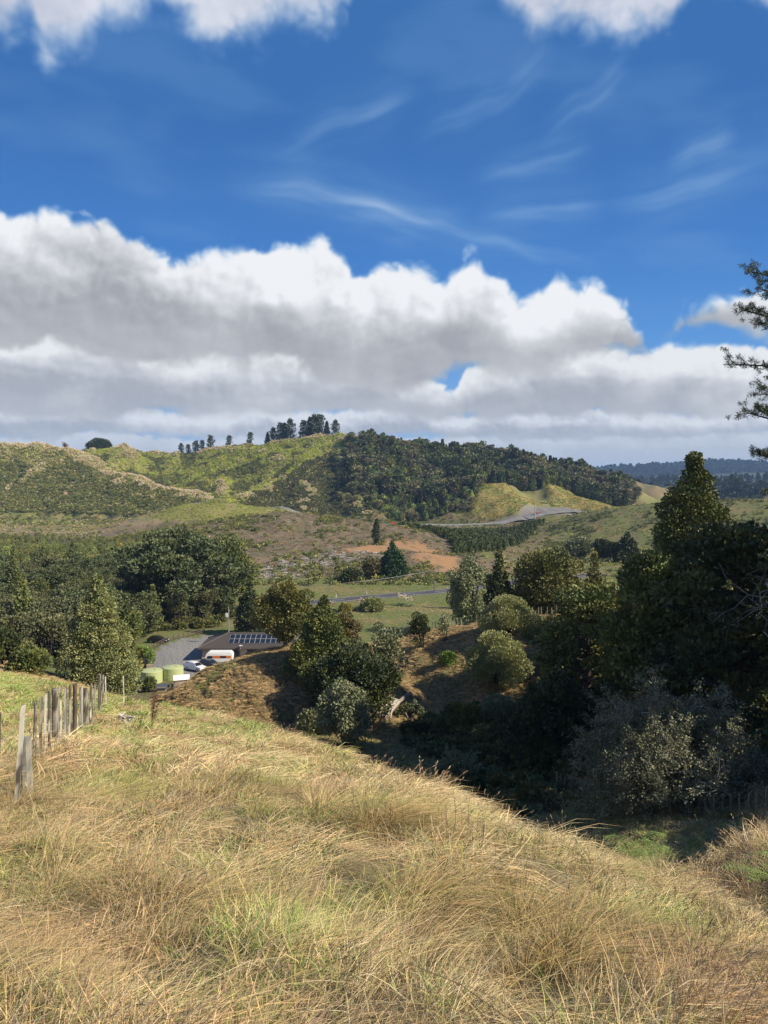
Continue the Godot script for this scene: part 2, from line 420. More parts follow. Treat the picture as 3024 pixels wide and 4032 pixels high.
func lay_land():
	nz_land.seed = 3; nz_land.noise_type = FastNoiseLite.TYPE_SIMPLEX_SMOOTH; nz_land.fractal_octaves = 4; nz_land.frequency = 1.0
	nz_fine.seed = 8; nz_fine.noise_type = FastNoiseLite.TYPE_SIMPLEX_SMOOTH; nz_fine.fractal_octaves = 3; nz_fine.frequency = 1.0
	nz_patch.seed = 17; nz_patch.noise_type = FastNoiseLite.TYPE_SIMPLEX_SMOOTH; nz_patch.fractal_octaves = 4; nz_patch.frequency = 1.0
	# spur below the dark trees, and the ridge with the batten fence
	ridge([[212, 80, -32.0], [226, 85, -28.4], [240, 89, -25.2], [253, 92, -23.0], [268, 96, -21.4], [296, 100, -21.4], [325, 106, -25.0], [350, 112, -29.0]], 0.56, 4.0, 1.5, 2.0)
	ridge([[385, 134, -30.0], [400, 131, -27.2], [430, 128, -25.6], [463, 125, -23.7], [505, 122, -22.2], [551, 120, -21.0], [620, 116, -20.0], [720, 112, -18.5], [800, 110, -17.0]], 0.42, 5.0, 1.5, 2.0)
	# felled knoll, green knoll, right-hand pasture hill
	ridge([[160, 440, -38.0], [192, 432, -32.0], [216, 430, -26.0], [242, 428, -20.0], [280, 425, -16.6], [320, 420, -18.5], [350, 412, -21.0], [395, 392, -23.4], [418, 374, -28.0], [436, 360, -33.0], [450, 350, -38.0]], 0.21, 10.0, 3.0, 8.0)
	ridge([[205, 350, -32.0], [235, 345, -28.0], [300, 338, -26.5], [355, 330, -27.5], [395, 322, -29.0], [425, 312, -33.0]], 0.125, 10.0, 3.0, 8.0)
	ridge([[140, 560, -36.0], [163, 566, -28.0], [193, 575, -17.5], [222, 580, -12.0], [248, 585, -15.5], [272, 588, -25.0], [285, 590, -35.0]], 0.3, 16.0, 3.0, 8.0)
	ridge([[562, 520, -36.0], [576, 512, -28.0], [594, 505, -21.5], [618, 495, -16.5], [646, 482, -13.6], [720, 460, -11.0], [860, 440, -7.0]], 0.28, 9.0, 3.0, 6.0)
	# the main range
	ridge([[-300, 930, 40.0], [-150, 900, 52.0], [0, 880, 46.5], [46, 875, 44.0], [64, 868, 41.5], [85, 845, 30.0], [111, 805, 14.0], [153, 755, 1.0], [194, 705, -8.0], [235, 655, -26.0]], 0.52, 9.0, 4.0, 9.0)
	ridge([[64, 868, 41.0], [79, 950, 40.5], [104, 985, 48.0], [122, 985, 50.0], [150, 1000, 43.0], [176, 1005, 40.5], [208, 990, 43.0], [250, 960, 48.5], [296, 930, 54.5], [342, 905, 57.5], [361, 895, 51.0]], 0.52, 9.0, 4.0, 9.0)
	ridge([[342, 905, 57.0], [318, 865, 36.0], [296, 825, 15.0], [272, 780, 1.0], [250, 738, -7.0], [228, 690, -15.0], [215, 655, -28.0]], 0.55, 4.0, 3.0, 5.0)
	ridge([[250, 960, 48.0], [235, 900, 22.0], [232, 850, 6.0], [225, 800, -6.0]], 0.5, 8.0, 4.0, 7.0)
	ridge([[361, 895, 51.0], [393, 885, 38.5], [435, 890, 33.0], [458, 905, 40.5], [485, 905, 33.0], [509, 900, 26.0], [555, 880, 16.0], [602, 850, 5.0], [625, 820, -5.0], [652, 760, -24.0]], 0.52, 9.0, 4.0, 9.0)
	ridge([[393, 885, 38.0], [375, 815, 18.0], [362, 735, -4.0], [366, 665, -27.0]], 0.52, 9.0, 4.0, 9.0)
	ridge([[318, 865, 36.0], [318, 790, 6.0], [308, 720, -14.0], [300, 660, -28.0]], 0.46, 10.0, 5.0, 9.0)
	ridge([[458, 905, 40.0], [466, 830, 16.0], [490, 745, 2.0], [512, 700, -10.0], [545, 655, -26.0]], 0.42, 10.0, 4.0, 6.0)
	ridge([[509, 900, 26.0], [535, 800, 4.0], [562, 755, -7.0], [598, 712, -19.0], [622, 690, -28.0]], 0.40, 10.0, 4.0, 6.0)
	ridge([[524, 672, -31.0], [538, 668, -24.0], [556, 668, -20.5], [574, 670, -24.0], [592, 676, -31.0]], 0.34, 10.0, 3.0, 4.0)
	# farther country on the right, and the blue hills
	ridge([[600, 1020, -6.0], [626, 1010, 4.0], [640, 1005, 1.0], [662, 980, -10.0], [690, 940, -28.0]], 0.4, 12.0, 5.0, 9.0)
	ridge([[560, 1500, -10.0], [640, 1480, -6.0], [700, 1450, -7.5], [735, 1420, -4.0], [770, 1400, -7.0], [900, 1300, 4.0], [1200, 1200, 10.0]], 0.3, 20.0, 6.0, 20.0)
	ridge([[600, 2300, 2.0], [680, 2300, 10.0], [740, 2250, 12.0], [800, 2200, 16.0], [1000, 2000, 20.0]], 0.25, 30.0, 10.0, 30.0)
	ridge([[380, 5000, 40.0], [560, 4700, 60.0], [625, 4500, 78.0], [650, 4500, 86.0], [690, 4500, 96.0], [716, 4500, 112.0], [735, 4500, 98.0], [770, 4500, 96.0], [900, 4300, 120.0], [1300, 3800, 130.0]], 0.12, 60.0, 14.0, 60.0)
	ridge([[-900, 2600, 60.0], [-500, 2200, 70.0], [-200, 1500, 50.0]], 0.2, 40.0, 10.0, 30.0)
	level.resize(ROWS * COLS)
	var job := WorkerThreadPool.add_group_task(lay_row, ROWS, -1, true)
	WorkerThreadPool.wait_for_group_task_completion(job)

var land_rows := {}
func lay_row(r: int):
	var d := row_distance(r)
	var n := PROFILES.size()
	var v := PackedFloat32Array()
	var us := PackedFloat32Array()
	for p in PROFILES: v.append(profile(p[1], d)); us.append(p[0])
	var wide := maxf(d, D_NEAR)
	for c in COLS:
		var s := (c / (COLS - 1.0) * 2.0 - 1.0) * S_MAX
		var u := 384.0 + s * F
		var x := s * wide
		var i := 0
		while i < n - 2 and u > us[i + 1]: i += 1
		var t := clampf((u - us[i]) / (us[i + 1] - us[i]), 0.0, 1.0)
		var y0 := v[maxi(i - 1, 0)]; var y1 := v[i]; var y2 := v[i + 1]; var y3 := v[mini(i + 2, n - 1)]
		var e := 0.5 * (2.0 * y1 + (y2 - y0) * t + (2.0 * y0 - 5.0 * y1 + 4.0 * y2 - y3) * t * t + (3.0 * y1 - y0 - 3.0 * y2 + y3) * t * t * t)
		if d > 600.0: e -= (minf(d, 1100.0) - 600.0) * 0.02
		e += 0.14 * (1.0 - smoothstep(16.0, 40.0, d)) * smoothstep(4.0, 9.0, d)
		e -= lerpf(0.5, 0.85, smoothstep(200.0, 560.0, u)) * smoothstep(9.0, 22.0, d) * (1.0 - smoothstep(60.0, 120.0, d))
		# roughness: tussocky mounds close by, wider swells farther out
		var far := smoothstep(140.0, 500.0, d)
		e += nz_land.get_noise_2d(x * 0.11, d * 0.11) * 0.35 * (1.0 - far) * smoothstep(2.0, 14.0, d)
		e += nz_fine.get_noise_2d(x * 0.55, d * 0.55) * 0.17 * smoothstep(1.0, 3.0, d) * (1.0 - smoothstep(40.0, 80.0, d))
		e += nz_land.get_noise_2d(x * 0.012, d * 0.012) * 1.2 * far
		var q := Vector2(x, d)
		for g in ridges:
			var box: Rect2 = g.box
			if not box.has_point(q): continue
			var w: float = g.warp
			var wx := x + nz_land.get_noise_2d(x * 0.35 / w + 7.0, d * 0.35 / w) * w
			var wd := d + nz_land.get_noise_2d(x * 0.35 / w, d * 0.35 / w + 31.0) * w
			var pts: PackedVector3Array = g.p
			var best := -INF
			var slope: float = g.slope; var rr: float = g.r
			for j in pts.size() - 1:
				var a := pts[j]; var b := pts[j + 1]
				var ex := b.x - a.x; var ez := b.z - a.z
				var tt := clampf(((wx - a.x) * ex + (wd - a.z) * ez) / (ex * ex + ez * ez), 0.0, 1.0)
				var dx := wx - a.x - ex * tt; var dz := wd - a.z - ez * tt
				var hh := a.y + (b.y - a.y) * tt - slope * (sqrt(dx * dx + dz * dz + rr * rr) - rr)
				if hh > best: best = hh
			e = smax(e, best, g.k)
		if d > 560.0:
			var steep := smoothstep(-32.0, -5.0, e) * (1.0 - smoothstep(2000.0, 3000.0, d))
			e -= absf(nz_land.get_noise_2d(x * 0.011 + 3.0, d * 0.005)) * 13.0 * steep
		level[r * COLS + c] = e

func ground(x: float, z: float) -> float:
	var d := -z
	var fr: float
	if d < D_NEAR: fr = (d - D_FIRST) / (D_NEAR - D_FIRST) * NEAR_ROWS
	else: fr = NEAR_ROWS + log(d / D_NEAR) / log(D_LAST / D_NEAR) * FAR_ROWS
	fr = clampf(fr, 0.0, ROWS - 1.001)
	var fc := clampf((x / maxf(d, D_NEAR) / S_MAX + 1.0) * 0.5 * (COLS - 1), 0.0, COLS - 1.001)
	var r := int(fr); var c := int(fc)
	var a := fr - r; var b := fc - c
	var k := r * COLS + c
	return lerpf(lerpf(level[k], level[k + 1], b), lerpf(level[k + COLS], level[k + COLS + 1], b), a)

func spot(u: float, d: float, up := 0.0) -> Vector3:
	var x := (u - 384.0) / F * d
	return Vector3(x, ground(x, -d) + up, -d)

func sheet_of(p: Vector3) -> Vector2:
	return Vector2(384.0 + p.x / maxf(-p.z, 0.5) * F, -p.z)
# ---------------------------------------------------------------- house, yard, vehicles
func solid(g: Geo, prof: PackedVector2Array, widths: PackedFloat32Array):
	# a closed outline in the xy plane swept across z, with its own half width at each corner
	var n := prof.size()
	for i in n:
		var j := (i + 1) % n
		g.quad(Vector3(prof[i].x, prof[i].y, -widths[i]), Vector3(prof[j].x, prof[j].y, -widths[j]), Vector3(prof[j].x, prof[j].y, widths[j]), Vector3(prof[i].x, prof[i].y, widths[i]))
	var t := Geometry2D.triangulate_polygon(prof)
	for k in range(0, t.size(), 3):
		for s in [-1.0, 1.0]: g.tri(Vector3(prof[t[k]].x, prof[t[k]].y, widths[t[k]] * s), Vector3(prof[t[k + 1]].x, prof[t[k + 1]].y, widths[t[k + 1]] * s), Vector3(prof[t[k + 2]].x, prof[t[k + 2]].y, widths[t[k + 2]] * s))

func wheel(parent: Node, at: Vector3, r: float):
	var w := Node3D.new(); w.name = "wheel"; w.position = at; w.rotation.x = PI / 2; parent.add_child(w, true)
	var ty := Geo.new(); ty.lathe(Vector3(0, -0.11, 0), PackedVector2Array([Vector2(r * 0.62, 0.0), Vector2(r * 0.95, 0.0), Vector2(r, 0.04), Vector2(r, 0.18), Vector2(r * 0.95, 0.22), Vector2(r * 0.62, 0.22)]), 16)
	part("tyre", ty, mat("rubber", Color(0.02, 0.02, 0.02), 0.85, false), w)
	var rm := Geo.new(); rm.lathe(Vector3(0, -0.10, 0), PackedVector2Array([Vector2(0, 0.0), Vector2(r * 0.6, 0.02), Vector2(r * 0.62, 0.18), Vector2(0, 0.20)]), 12)
	part("rim", rm, mat("alloy", Color(0.45, 0.45, 0.46), 0.4, false), w)

func car(called: String, label: String, at: Vector3, turn: float, paint: Color, tall: float, group := "") -> Node3D:
	var t := thing(called, label, "car", at, turn, group)
	var pm := mat("paint_" + called + str(paint), paint, 0.25, false); pm.clearcoat_enabled = true; pm.clearcoat = 0.6
	var g := Geo.new()
	var k := tall
	solid(g, PackedVector2Array([Vector2(-2.2, 0.32), Vector2(2.15, 0.30), Vector2(2.25, 0.55), Vector2(2.15, 0.88 * k), Vector2(1.15, 1.02 * k), Vector2(0.35, 1.56 * k), Vector2(-0.4, 1.66 * k), Vector2(-1.5, 1.62 * k), Vector2(-2.05, 1.08 * k), Vector2(-2.25, 0.95 * k), Vector2(-2.28, 0.5)]), PackedFloat32Array([0.80, 0.78, 0.80, 0.84, 0.86, 0.64, 0.62, 0.62, 0.84, 0.86, 0.84]))
	part("body", g, pm, t)
	var glass := mat("car_glass", Color(0.015, 0.018, 0.02), 0.08, false)
	for s in [-1.0, 1.0]:
		for w in [[Vector2(-1.75, 1.10), Vector2(-1.05, 1.10), Vector2(-1.05, 1.52), Vector2(-1.4, 1.52)], [Vector2(-0.98, 1.10), Vector2(-0.18, 1.10), Vector2(-0.30, 1.55), Vector2(-0.98, 1.55)], [Vector2(-0.1, 1.10), Vector2(0.92, 1.10), Vector2(0.33, 1.47), Vector2(-0.2, 1.54)]]:
			var q := Geo.new(); var p := []
			for c in w: p.append(Vector3(c.x, c.y * k, s * (lerpf(0.855, 0.63, clampf((c.y - 1.0) / 0.6, 0, 1)) + 0.012)))
			q.quad(p[0], p[1], p[2], p[3]); part("side_window", q, glass, t)
	var ws := Geo.new(); ws.quad(Vector3(1.12, 1.06 * k, -0.78), Vector3(1.12, 1.06 * k, 0.78), Vector3(0.45, 1.53 * k, 0.60), Vector3(0.45, 1.53 * k, -0.60)); part("windscreen", ws, glass, t)
	var rw := Geo.new(); rw.quad(Vector3(-2.03, 1.14 * k, -0.74), Vector3(-2.03, 1.14 * k, 0.74), Vector3(-1.58, 1.57 * k, 0.58), Vector3(-1.58, 1.57 * k, -0.58)); part("rear_window", rw, glass, t)
	for s in [-1.0, 1.0]:
		var h := Geo.new(); h.box(Vector3(2.14, 0.68 * k, s * 0.60), Vector3(0.16, 0.16, 0.34)); part("headlight", h, mat("lamp_lens", Color(0.6, 0.6, 0.6), 0.2, false), t)
		var b := Geo.new(); b.box(Vector3(-2.2, 0.85 * k, s * 0.70), Vector3(0.12, 0.3, 0.18)); part("tail_lamp", b, mat("red_lens", Color(0.35, 0.02, 0.02), 0.3, false), t)
		wheel(t, Vector3(1.35, 0.34, s * 0.74), 0.34); wheel(t, Vector3(-1.35, 0.34, s * 0.74), 0.34)
	return t

func build_farm():
	var floor_y := -35.0
	# house
	var hx := -26.6; var hz := -157.8
	var gy := ground(hx, hz)
	floor_y = maxf(gy, ground(-36, -153)) + 0.05
	var t := thing("house", "low brick house with brown hipped roof and solar panels", "house", Vector3(hx, floor_y, hz), 0.02)
	var brick := mat("brick", Color(0.66, 0.50, 0.40), 0.9, false, grain("brick", 0.08, 0.8, 1.0), 1.2)
	var roofm := mat("roof_tile", Color(0.15, 0.128, 0.118), 0.75, false, grain("roof", 0.09, 0.7, 1.0), 0.9)
	var trim := mat("fascia", Color(0.10, 0.08, 0.07), 0.6, false)
	var g := Geo.new(); g.box(Vector3(0, -0.4, 0), Vector3(20.0, 2.75, 9.0)); part("wall", g, brick, t)
	var eave := 2.35; var ridge_y := 4.35
	var rp := [Vector3(-10.7, eave, 5.2), Vector3(10.7, eave, 5.2), Vector3(10.7, eave, -5.2), Vector3(-10.7, eave, -5.2), Vector3(-5.6, ridge_y, 0), Vector3(5.6, ridge_y, 0)]
	g = Geo.new()
	g.quad(rp[0], rp[1], rp[5], rp[4]); g.quad(rp[2], rp[3], rp[4], rp[5]); g.tri(rp[3], rp[0], rp[4]); g.tri(rp[1], rp[2], rp[5]); g.quad(rp[3], rp[2], rp[1], rp[0])
	var roof := part("roof", g, roofm, t)
	g = Geo.new()
	for e in [[4, 5], [0, 4], [3, 4], [1, 5], [2, 5]]: g.tube(PackedVector3Array([rp[e[0]] + Vector3(0, 0.05, 0), rp[e[1]] + Vector3(0, 0.05, 0)]), PackedFloat32Array([0.12, 0.12]), 6)
	part("ridge_cap", g, roofm, roof)
	# tile courses: each stands proud of the one above it
	for c in 15:
		var f := (c + 0.5) / 15.5
		var a: Vector3 = rp[0].lerp(rp[4], f) + Vector3(0.05, 0.035, 0.0); var b: Vector3 = rp[1].lerp(rp[5], f) + Vector3(-0.05, 0.035, 0.0)
		g = Geo.new(); g.box((a + b) * 0.5, Vector3(b.x - a.x, 0.03, 0.10)); part("tile_course", g, roofm, roof)
	g = Geo.new()
	for s in [-1.0, 1.0]: g.box(Vector3(0, eave - 0.24, s * 5.2), Vector3(21.5, 0.24, 0.10)); g.box(Vector3(s * 10.7, eave - 0.24, 0), Vector3(0.10, 0.24, 10.3))
	part("gutter", g, trim, t)
	g = Geo.new()
	var wp := [Vector3(0.5, 2.5, -3.0), Vector3(12.5, 2.5, -3.0), Vector3(12.5, 2.5, -13.5), Vector3(0.5, 2.5, -13.5), Vector3(5.0, 5.1, -8.2), Vector3(8.0, 5.1, -8.2)]
	g.quad(wp[0], wp[1], wp[5], wp[4]); g.quad(wp[2], wp[3], wp[4], wp[5]); g.tri(wp[3], wp[0], wp[4]); g.tri(wp[1], wp[2], wp[5])
	part("rear_roof", g, roofm, t)
	g = Geo.new(); g.box(Vector3(6.5, -0.4, -8.6), Vector3(10.6, 2.9, 9.0)); part("rear_wall", g, brick, t)
	var slope: Vector3 = (rp[4] - rp[0]) * Vector3(0, 1, 1)
	var up: Vector3 = slope.normalized(); var nrm := Vector3(0, -up.z, up.y)
	var pan := mat("solar_glass", Color(0.012, 0.016, 0.03), 0.38, false); var alu := mat("aluminium", Color(0.26, 0.27, 0.28), 0.4, false)
	for r in 2:
		for c in 10:
			var o: Vector3 = Vector3(-4.9 + c * 1.06, eave, 5.2) + up * (1.55 + r * 1.72) + nrm * 0.12
			g = Geo.new(); var w := Vector3(1.0, 0, 0); var h: Vector3 = up * 1.62
			g.quad(o, o + w, o + w + h, o + h); g.quad(o - nrm * 0.04, o - nrm * 0.04 + w, o, o + w)
			var pn := part("solar_panel", g, pan, t)
			g = Geo.new()
			for e in [[o, o + w], [o + w, o + w + h], [o + w + h, o + h], [o + h, o]]: g.tube(PackedVector3Array(e), PackedFloat32Array([0.03, 0.03]), 4)
			part("frame", g, alu, pn)
	for w in [[-3.2, 1.5, 0.15, 1.95, "door"], [0.2, 2.4, 0.9, 1.15, "window"], [4.6, 2.4, 0.9, 1.15, "window"]]:
		g = Geo.new(); g.box(Vector3(w[0], w[2], 4.52), Vector3(w[1], w[3], 0.07)); var d := part(w[4], g, mat("window_glass", Color(0.02, 0.022, 0.025), 0.1, false), t)
		g = Geo.new()
		for s in [-1.0, 1.0]: g.box(Vector3(w[0] + s * w[1] * 0.5, w[2] - 0.04, 4.54), Vector3(0.08, w[3] + 0.08, 0.1))
		g.box(Vector3(w[0], w[2] + w[3], 4.54), Vector3(w[1] - 0.1, 0.08, 0.1)); g.box(Vector3(w[0], w[2], 4.56), Vector3(0.05, w[3] - 0.02, 0.05))
		part("frame", g, alu, d)
	g = Geo.new(); g.tube(PackedVector3Array([Vector3(-10.06, 0, 4.62), Vector3(-10.06, 2.1, 4.62)]), PackedFloat32Array([0.05, 0.05]), 6); part("downpipe", g, trim, t)
	g = Geo.new(); g.tube(PackedVector3Array([Vector3(-2.2, eave - 0.2, 5.3), Vector3(-2.2, eave + 0.5, 5.4)]), PackedFloat32Array([0.03, 0.03]), 5)
	g.lathe(Vector3(-2.0, eave + 0.35, 5.5), PackedVector2Array([Vector2(0, 0), Vector2(0.25, 0.08), Vector2(0.4, 0.24)]), 12); part("satellite_dish", g, mat("dish", Color(0.55, 0.55, 0.55), 0.5, false), t)
	# caravan
	t = thing("caravan", "white caravan with an orange stripe parked before the house", "caravan", Vector3(-32.2, floor_y, -149.6), 0.03)
	g = Geo.new()
	solid(g, PackedVector2Array([Vector2(-2.3, 0.45), Vector2(2.3, 0.45), Vector2(2.55, 0.9), Vector2(2.6, 1.7), Vector2(2.45, 2.15), Vector2(2.15, 2.4), Vector2(-1.9, 2.42), Vector2(-2.3, 2.22), Vector2(-2.6, 1.5), Vector2(-2.5, 0.8)]), PackedFloat32Array([1.08, 1.08, 1.1, 1.1, 1.05, 0.98, 0.98, 1.04, 1.1, 1.1]))
	part("body", g, mat("caravan_white", Color(0.78, 0.78, 0.76), 0.4, false), t)
	g = Geo.new(); g.quad(Vector3(-1.1, 1.22, 1.112), Vector3(2.3, 1.22, 1.112), Vector3(2.4, 1.72, 1.112), Vector3(-1.1, 1.72, 1.112)); part("orange_stripe", g, mat("orange", Color(0.72, 0.17, 0.03), 0.5, false), t)
	for w in [[-2.25, 1.0], [0.3, 1.1]]:
		g = Geo.new(); g.box(Vector3(w[0] + 0.55, 1.28, 1.115), Vector3(w[1], 0.42, 0.03)); part("window", g, mat("window_glass", Color(0.02, 0.022, 0.025), 0.1, false), t)
	wheel(t, Vector3(-0.2, 0.32, 0.95), 0.32); wheel(t, Vector3(-0.2, 0.32, -0.95), 0.32)
	g = Geo.new(); g.box(Vector3(3.1, 0.42, 0), Vector3(1.4, 0.1, 0.12)); part("drawbar", g, trim, t)
	# cars in the yard and on the roads
	car("parked_car", "white hatchback parked in the gravel yard", Vector3(-36.0, yard_y(-36.0, -145.2), -145.2), -0.55, Color(0.72, 0.73, 0.74), 1.0)
	car("parked_car", "dark grey car parked between the white hatchback and caravan", Vector3(-33.6, yard_y(-33.6, -148.0), -147.2), -0.5, Color(0.035, 0.04, 0.05), 0.95)
	car("parked_car", "black car behind the rail fence at the yard's far end", Vector3(-50.0, yard_y(-50.0, -169.0), -169.0), -0.2, Color(0.012, 0.012, 0.014), 0.9)
	for c in [[0.387, 1.6, Color(0.55, 0.025, 0.02), 1.25, "red van on the far highway above the felled knoll"], [0.68, 1.6, Color(0.25, 0.02, 0.02), 1.0, "red car on the far highway near the tall mast"], [0.29, 1.6, Color(0.02, 0.025, 0.04), 1.0, "dark car on the far highway at left"]]:
		var p := path_point(HIGHWAY, c[0], c[1]); var q := path_point(HIGHWAY, c[0] + 0.01, c[1])
		p.y = maxf(p.y, maxf(path_point(HIGHWAY, c[0], -4.0).y, path_point(HIGHWAY, c[0], 4.5).y)) + 1.02
		car("highway_car", c[4], p, atan2(-(q - p).z, (q - p).x), c[2], c[3], "cars on the highway")
	# water tanks
	var tank := mat("tank_plastic", Color(0.40, 0.45, 0.22), 0.55, false)
	for k in [[149.3, 137.0, 1.95, "left pale green round water tank behind the dark bush"], [171.0, 139.5, 1.9, "right pale green round water tank behind the white-roofed shed"]]:
		var at := spot(k[0], k[1], 0.0)
		t = thing("water_tank", k[3], "tank", at)
		g = Geo.new(); var r: float = k[2]
		g.lathe(Vector3.ZERO, PackedVector2Array([Vector2(r, -0.3), Vector2(r, 0.5), Vector2(r * 1.012, 0.55), Vector2(r, 0.6), Vector2(r, 1.1), Vector2(r * 1.012, 1.15), Vector2(r, 1.2), Vector2(r, 2.05), Vector2(r * 0.97, 2.12)]), 32); part("wall", g, tank, t)
		g = Geo.new(); g.lathe(Vector3.ZERO, PackedVector2Array([Vector2(r * 0.97, 2.12), Vector2(r * 0.6, 2.24), Vector2(r * 0.25, 2.34), Vector2(0, 2.36)]), 32); part("lid", g, tank, t)
		g = Geo.new(); g.lathe(Vector3(r * 0.45, 2.24, 0.3), PackedVector2Array([Vector2(0.3, 0), Vector2(0.3, 0.14), Vector2(0, 0.18)]), 14); part("hatch", g, tank, t)
	# shed with white roof, small dark-roofed kennel, tarpaulined trailer
	var ply := mat("plywood", Color(0.40, 0.30, 0.20), 0.9, false, grain("brick", 0.08, 0.8, 1.0), 0.8)
	var white := mat("white_iron", Color(0.75, 0.75, 0.73), 0.5, false)
	t = thing("shed", "small timber shed with a white gabled roof beside the tanks", "shed", spot(179.5, 134.0), 0.35)
	g = Geo.new(); g.box(Vector3(0, -0.2, 0), Vector3(2.3, 1.6, 1.5)); g.tri(Vector3(-1.15, 1.4, -0.75), Vector3(-1.15, 1.4, 0.75), Vector3(-1.15, 1.95, 0)); g.tri(Vector3(1.15, 1.4, -0.75), Vector3(1.15, 1.4, 0.75), Vector3(1.15, 1.95, 0)); part("wall", g, ply, t)
	for s in [-1.0, 1.0]:
		g = Geo.new(); g.quad(Vector3(-1.4, 1.32, s * 0.92), Vector3(1.4, 1.32, s * 0.92), Vector3(1.4, 2.02, 0), Vector3(-1.4, 2.02, 0)); g.quad(Vector3(-1.4, 1.28, s * 0.92), Vector3(1.4, 1.28, s * 0.92), Vector3(1.4, 1.98, 0), Vector3(-1.4, 1.98, 0)); part("roof_sheet", g, white, t)
	g = Geo.new(); g.box(Vector3(-1.17, 0.0, 0.1), Vector3(0.05, 1.25, 0.7)); part("door", g, mat("dark_opening", Color(0.02, 0.02, 0.02), 0.9, false), t)
	t = thing("kennel", "low kennel with a dark sloping roof in front of the tanks", "kennel", spot(159.5, 130.5), 0.15)
	g = Geo.new(); g.box(Vector3(0, -0.2, 0), Vector3(1.5, 1.0, 1.0)); part("wall", g, ply, t)
	g = Geo.new(); g.box(Vector3(0, 0.82, 0), Vector3(1.9, 0.08, 1.5), 0.0, Basis(Vector3.RIGHT, 0.32)); part("roof", g, mat("slate_sheet", Color(0.07, 0.08, 0.095), 0.6, false), t)
	t = thing("trailer", "black covered trailer at the left end of the yard", "trailer", spot(139.5, 147.0, 0.0), 0.2)
	g = Geo.new(); solid(g, PackedVector2Array([Vector2(-1.2, 0.5), Vector2(1.2, 0.5), Vector2(1.2, 1.7), Vector2(0.9, 1.95), Vector2(-1.0, 1.95), Vector2(-1.2, 1.75)]), PackedFloat32Array([0.8, 0.8, 0.8, 0.7, 0.7, 0.8])); part("cover", g, mat("black_canvas", Color(0.012, 0.012, 0.014), 0.7, false), t)
	g = Geo.new(); g.box(Vector3(0, 0.38, 0), Vector3(2.5, 0.14, 1.7)); part("bed", g, trim, t)
	wheel(t, Vector3(0, 0.3, 0.85), 0.3); wheel(t, Vector3(0, 0.3, -0.85), 0.3)
	t = thing("timber_crate", "small brown timber crate right of the black trailer", "crate", spot(147.5, 146.0), 0.3)
	for y in 4:
		g = Geo.new(); g.box(Vector3(0, y * 0.26, 0), Vector3(1.1, 0.22, 0.9)); part("board", g, ply, t)
	# power poles and their lines
	var timber := mat("pole_timber", Color(0.13, 0.11, 0.095), 0.9, false)
	var poles := [[285, 199, 8.4, "timber power pole hidden behind the spur trees"], [434.3, 240, 7.6, "timber power pole beside the road"], [540, 285, 8.0, "timber power pole far along the road at right"]]
	var tops := []
	for k in poles:
		var at := spot(k[0], k[1], -0.3)
		t = thing("power_pole", k[3], "power pole", at, 0.6)
		var h: float = k[2]
		g = Geo.new(); g.tube(PackedVector3Array([Vector3.ZERO, Vector3(0, h, 0)]), PackedFloat32Array([0.15, 0.10]), 8); part("pole", g, timber, t)
		g = Geo.new(); g.box(Vector3(0, h - 0.45, 0.1), Vector3(1.9, 0.12, 0.1)); part("crossarm", g, timber, t)
		for s in [-0.85, 0.0, 0.85]:
			g = Geo.new(); g.lathe(Vector3(s, h - 0.33, 0.1), PackedVector2Array([Vector2(0.05, 0), Vector2(0.06, 0.1), Vector2(0, 0.16)]), 8); part("insulator", g, white, t)
		tops.append(at + Vector3(0, h - 0.2, 0))
	t = thing("power_line", "three power lines sagging between the roadside poles", "power line")
	for s in [-0.85, 0.0, 0.85]:
		g = Geo.new(); g.col = Color.WHITE
		for i in 2:
			var a: Vector3 = tops[i] + Vector3(s * 0.8, 0, -s * 0.5); var b: Vector3 = tops[i + 1] + Vector3(s * 0.8, 0, -s * 0.5)
			var path := PackedVector3Array(); var rad := PackedFloat32Array()
			for q in 15:
				var f := q / 14.0; path.append(a.lerp(b, f) - Vector3(0, sin(f * PI) * 0.9, 0)); rad.append(0.022)
			g.tube(path, rad, 4, 0.0, false)
		part("wire", g, mat("wire", Color(0.25, 0.25, 0.25), 0.5, false), t)
	t = thing("power_pole", "grey pole with a white transformer behind the house roof", "power pole", spot(227.6, 168), 0.0)
	g = Geo.new(); g.tube(PackedVector3Array([Vector3.ZERO, Vector3(0, 8.2, 0)]), PackedFloat32Array([0.16, 0.11]), 8); part("pole", g, mat("grey_pole", Color(0.24, 0.23, 0.21), 0.9, false), t)
	g = Geo.new(); g.box(Vector3(-0.35, 6.0, 0.1), Vector3(0.5, 0.8, 0.45)); part("transformer", g, white, t)
	t = thing("mast", "tall pale mast beside the far highway", "mast", path_point(HIGHWAY, 0.665, 9.0))
	g = Geo.new(); g.tube(PackedVector3Array([Vector3(0, -0.5, 0), Vector3(0, 8, 0), Vector3(0, 17.0, 0)]), PackedFloat32Array([0.45, 0.36, 0.22]), 8); part("pole", g, mat("galvanised", Color(0.5, 0.52, 0.53), 0.45, false), t)
	g = Geo.new(); g.lathe(Vector3(0, -0.3, 0), PackedVector2Array([Vector2(0.7, 0), Vector2(0.7, 0.8), Vector2(0.4, 0.9)]), 10); part("base", g, mat("grey_pole", Color(0.24, 0.23, 0.21), 0.9, false), t)
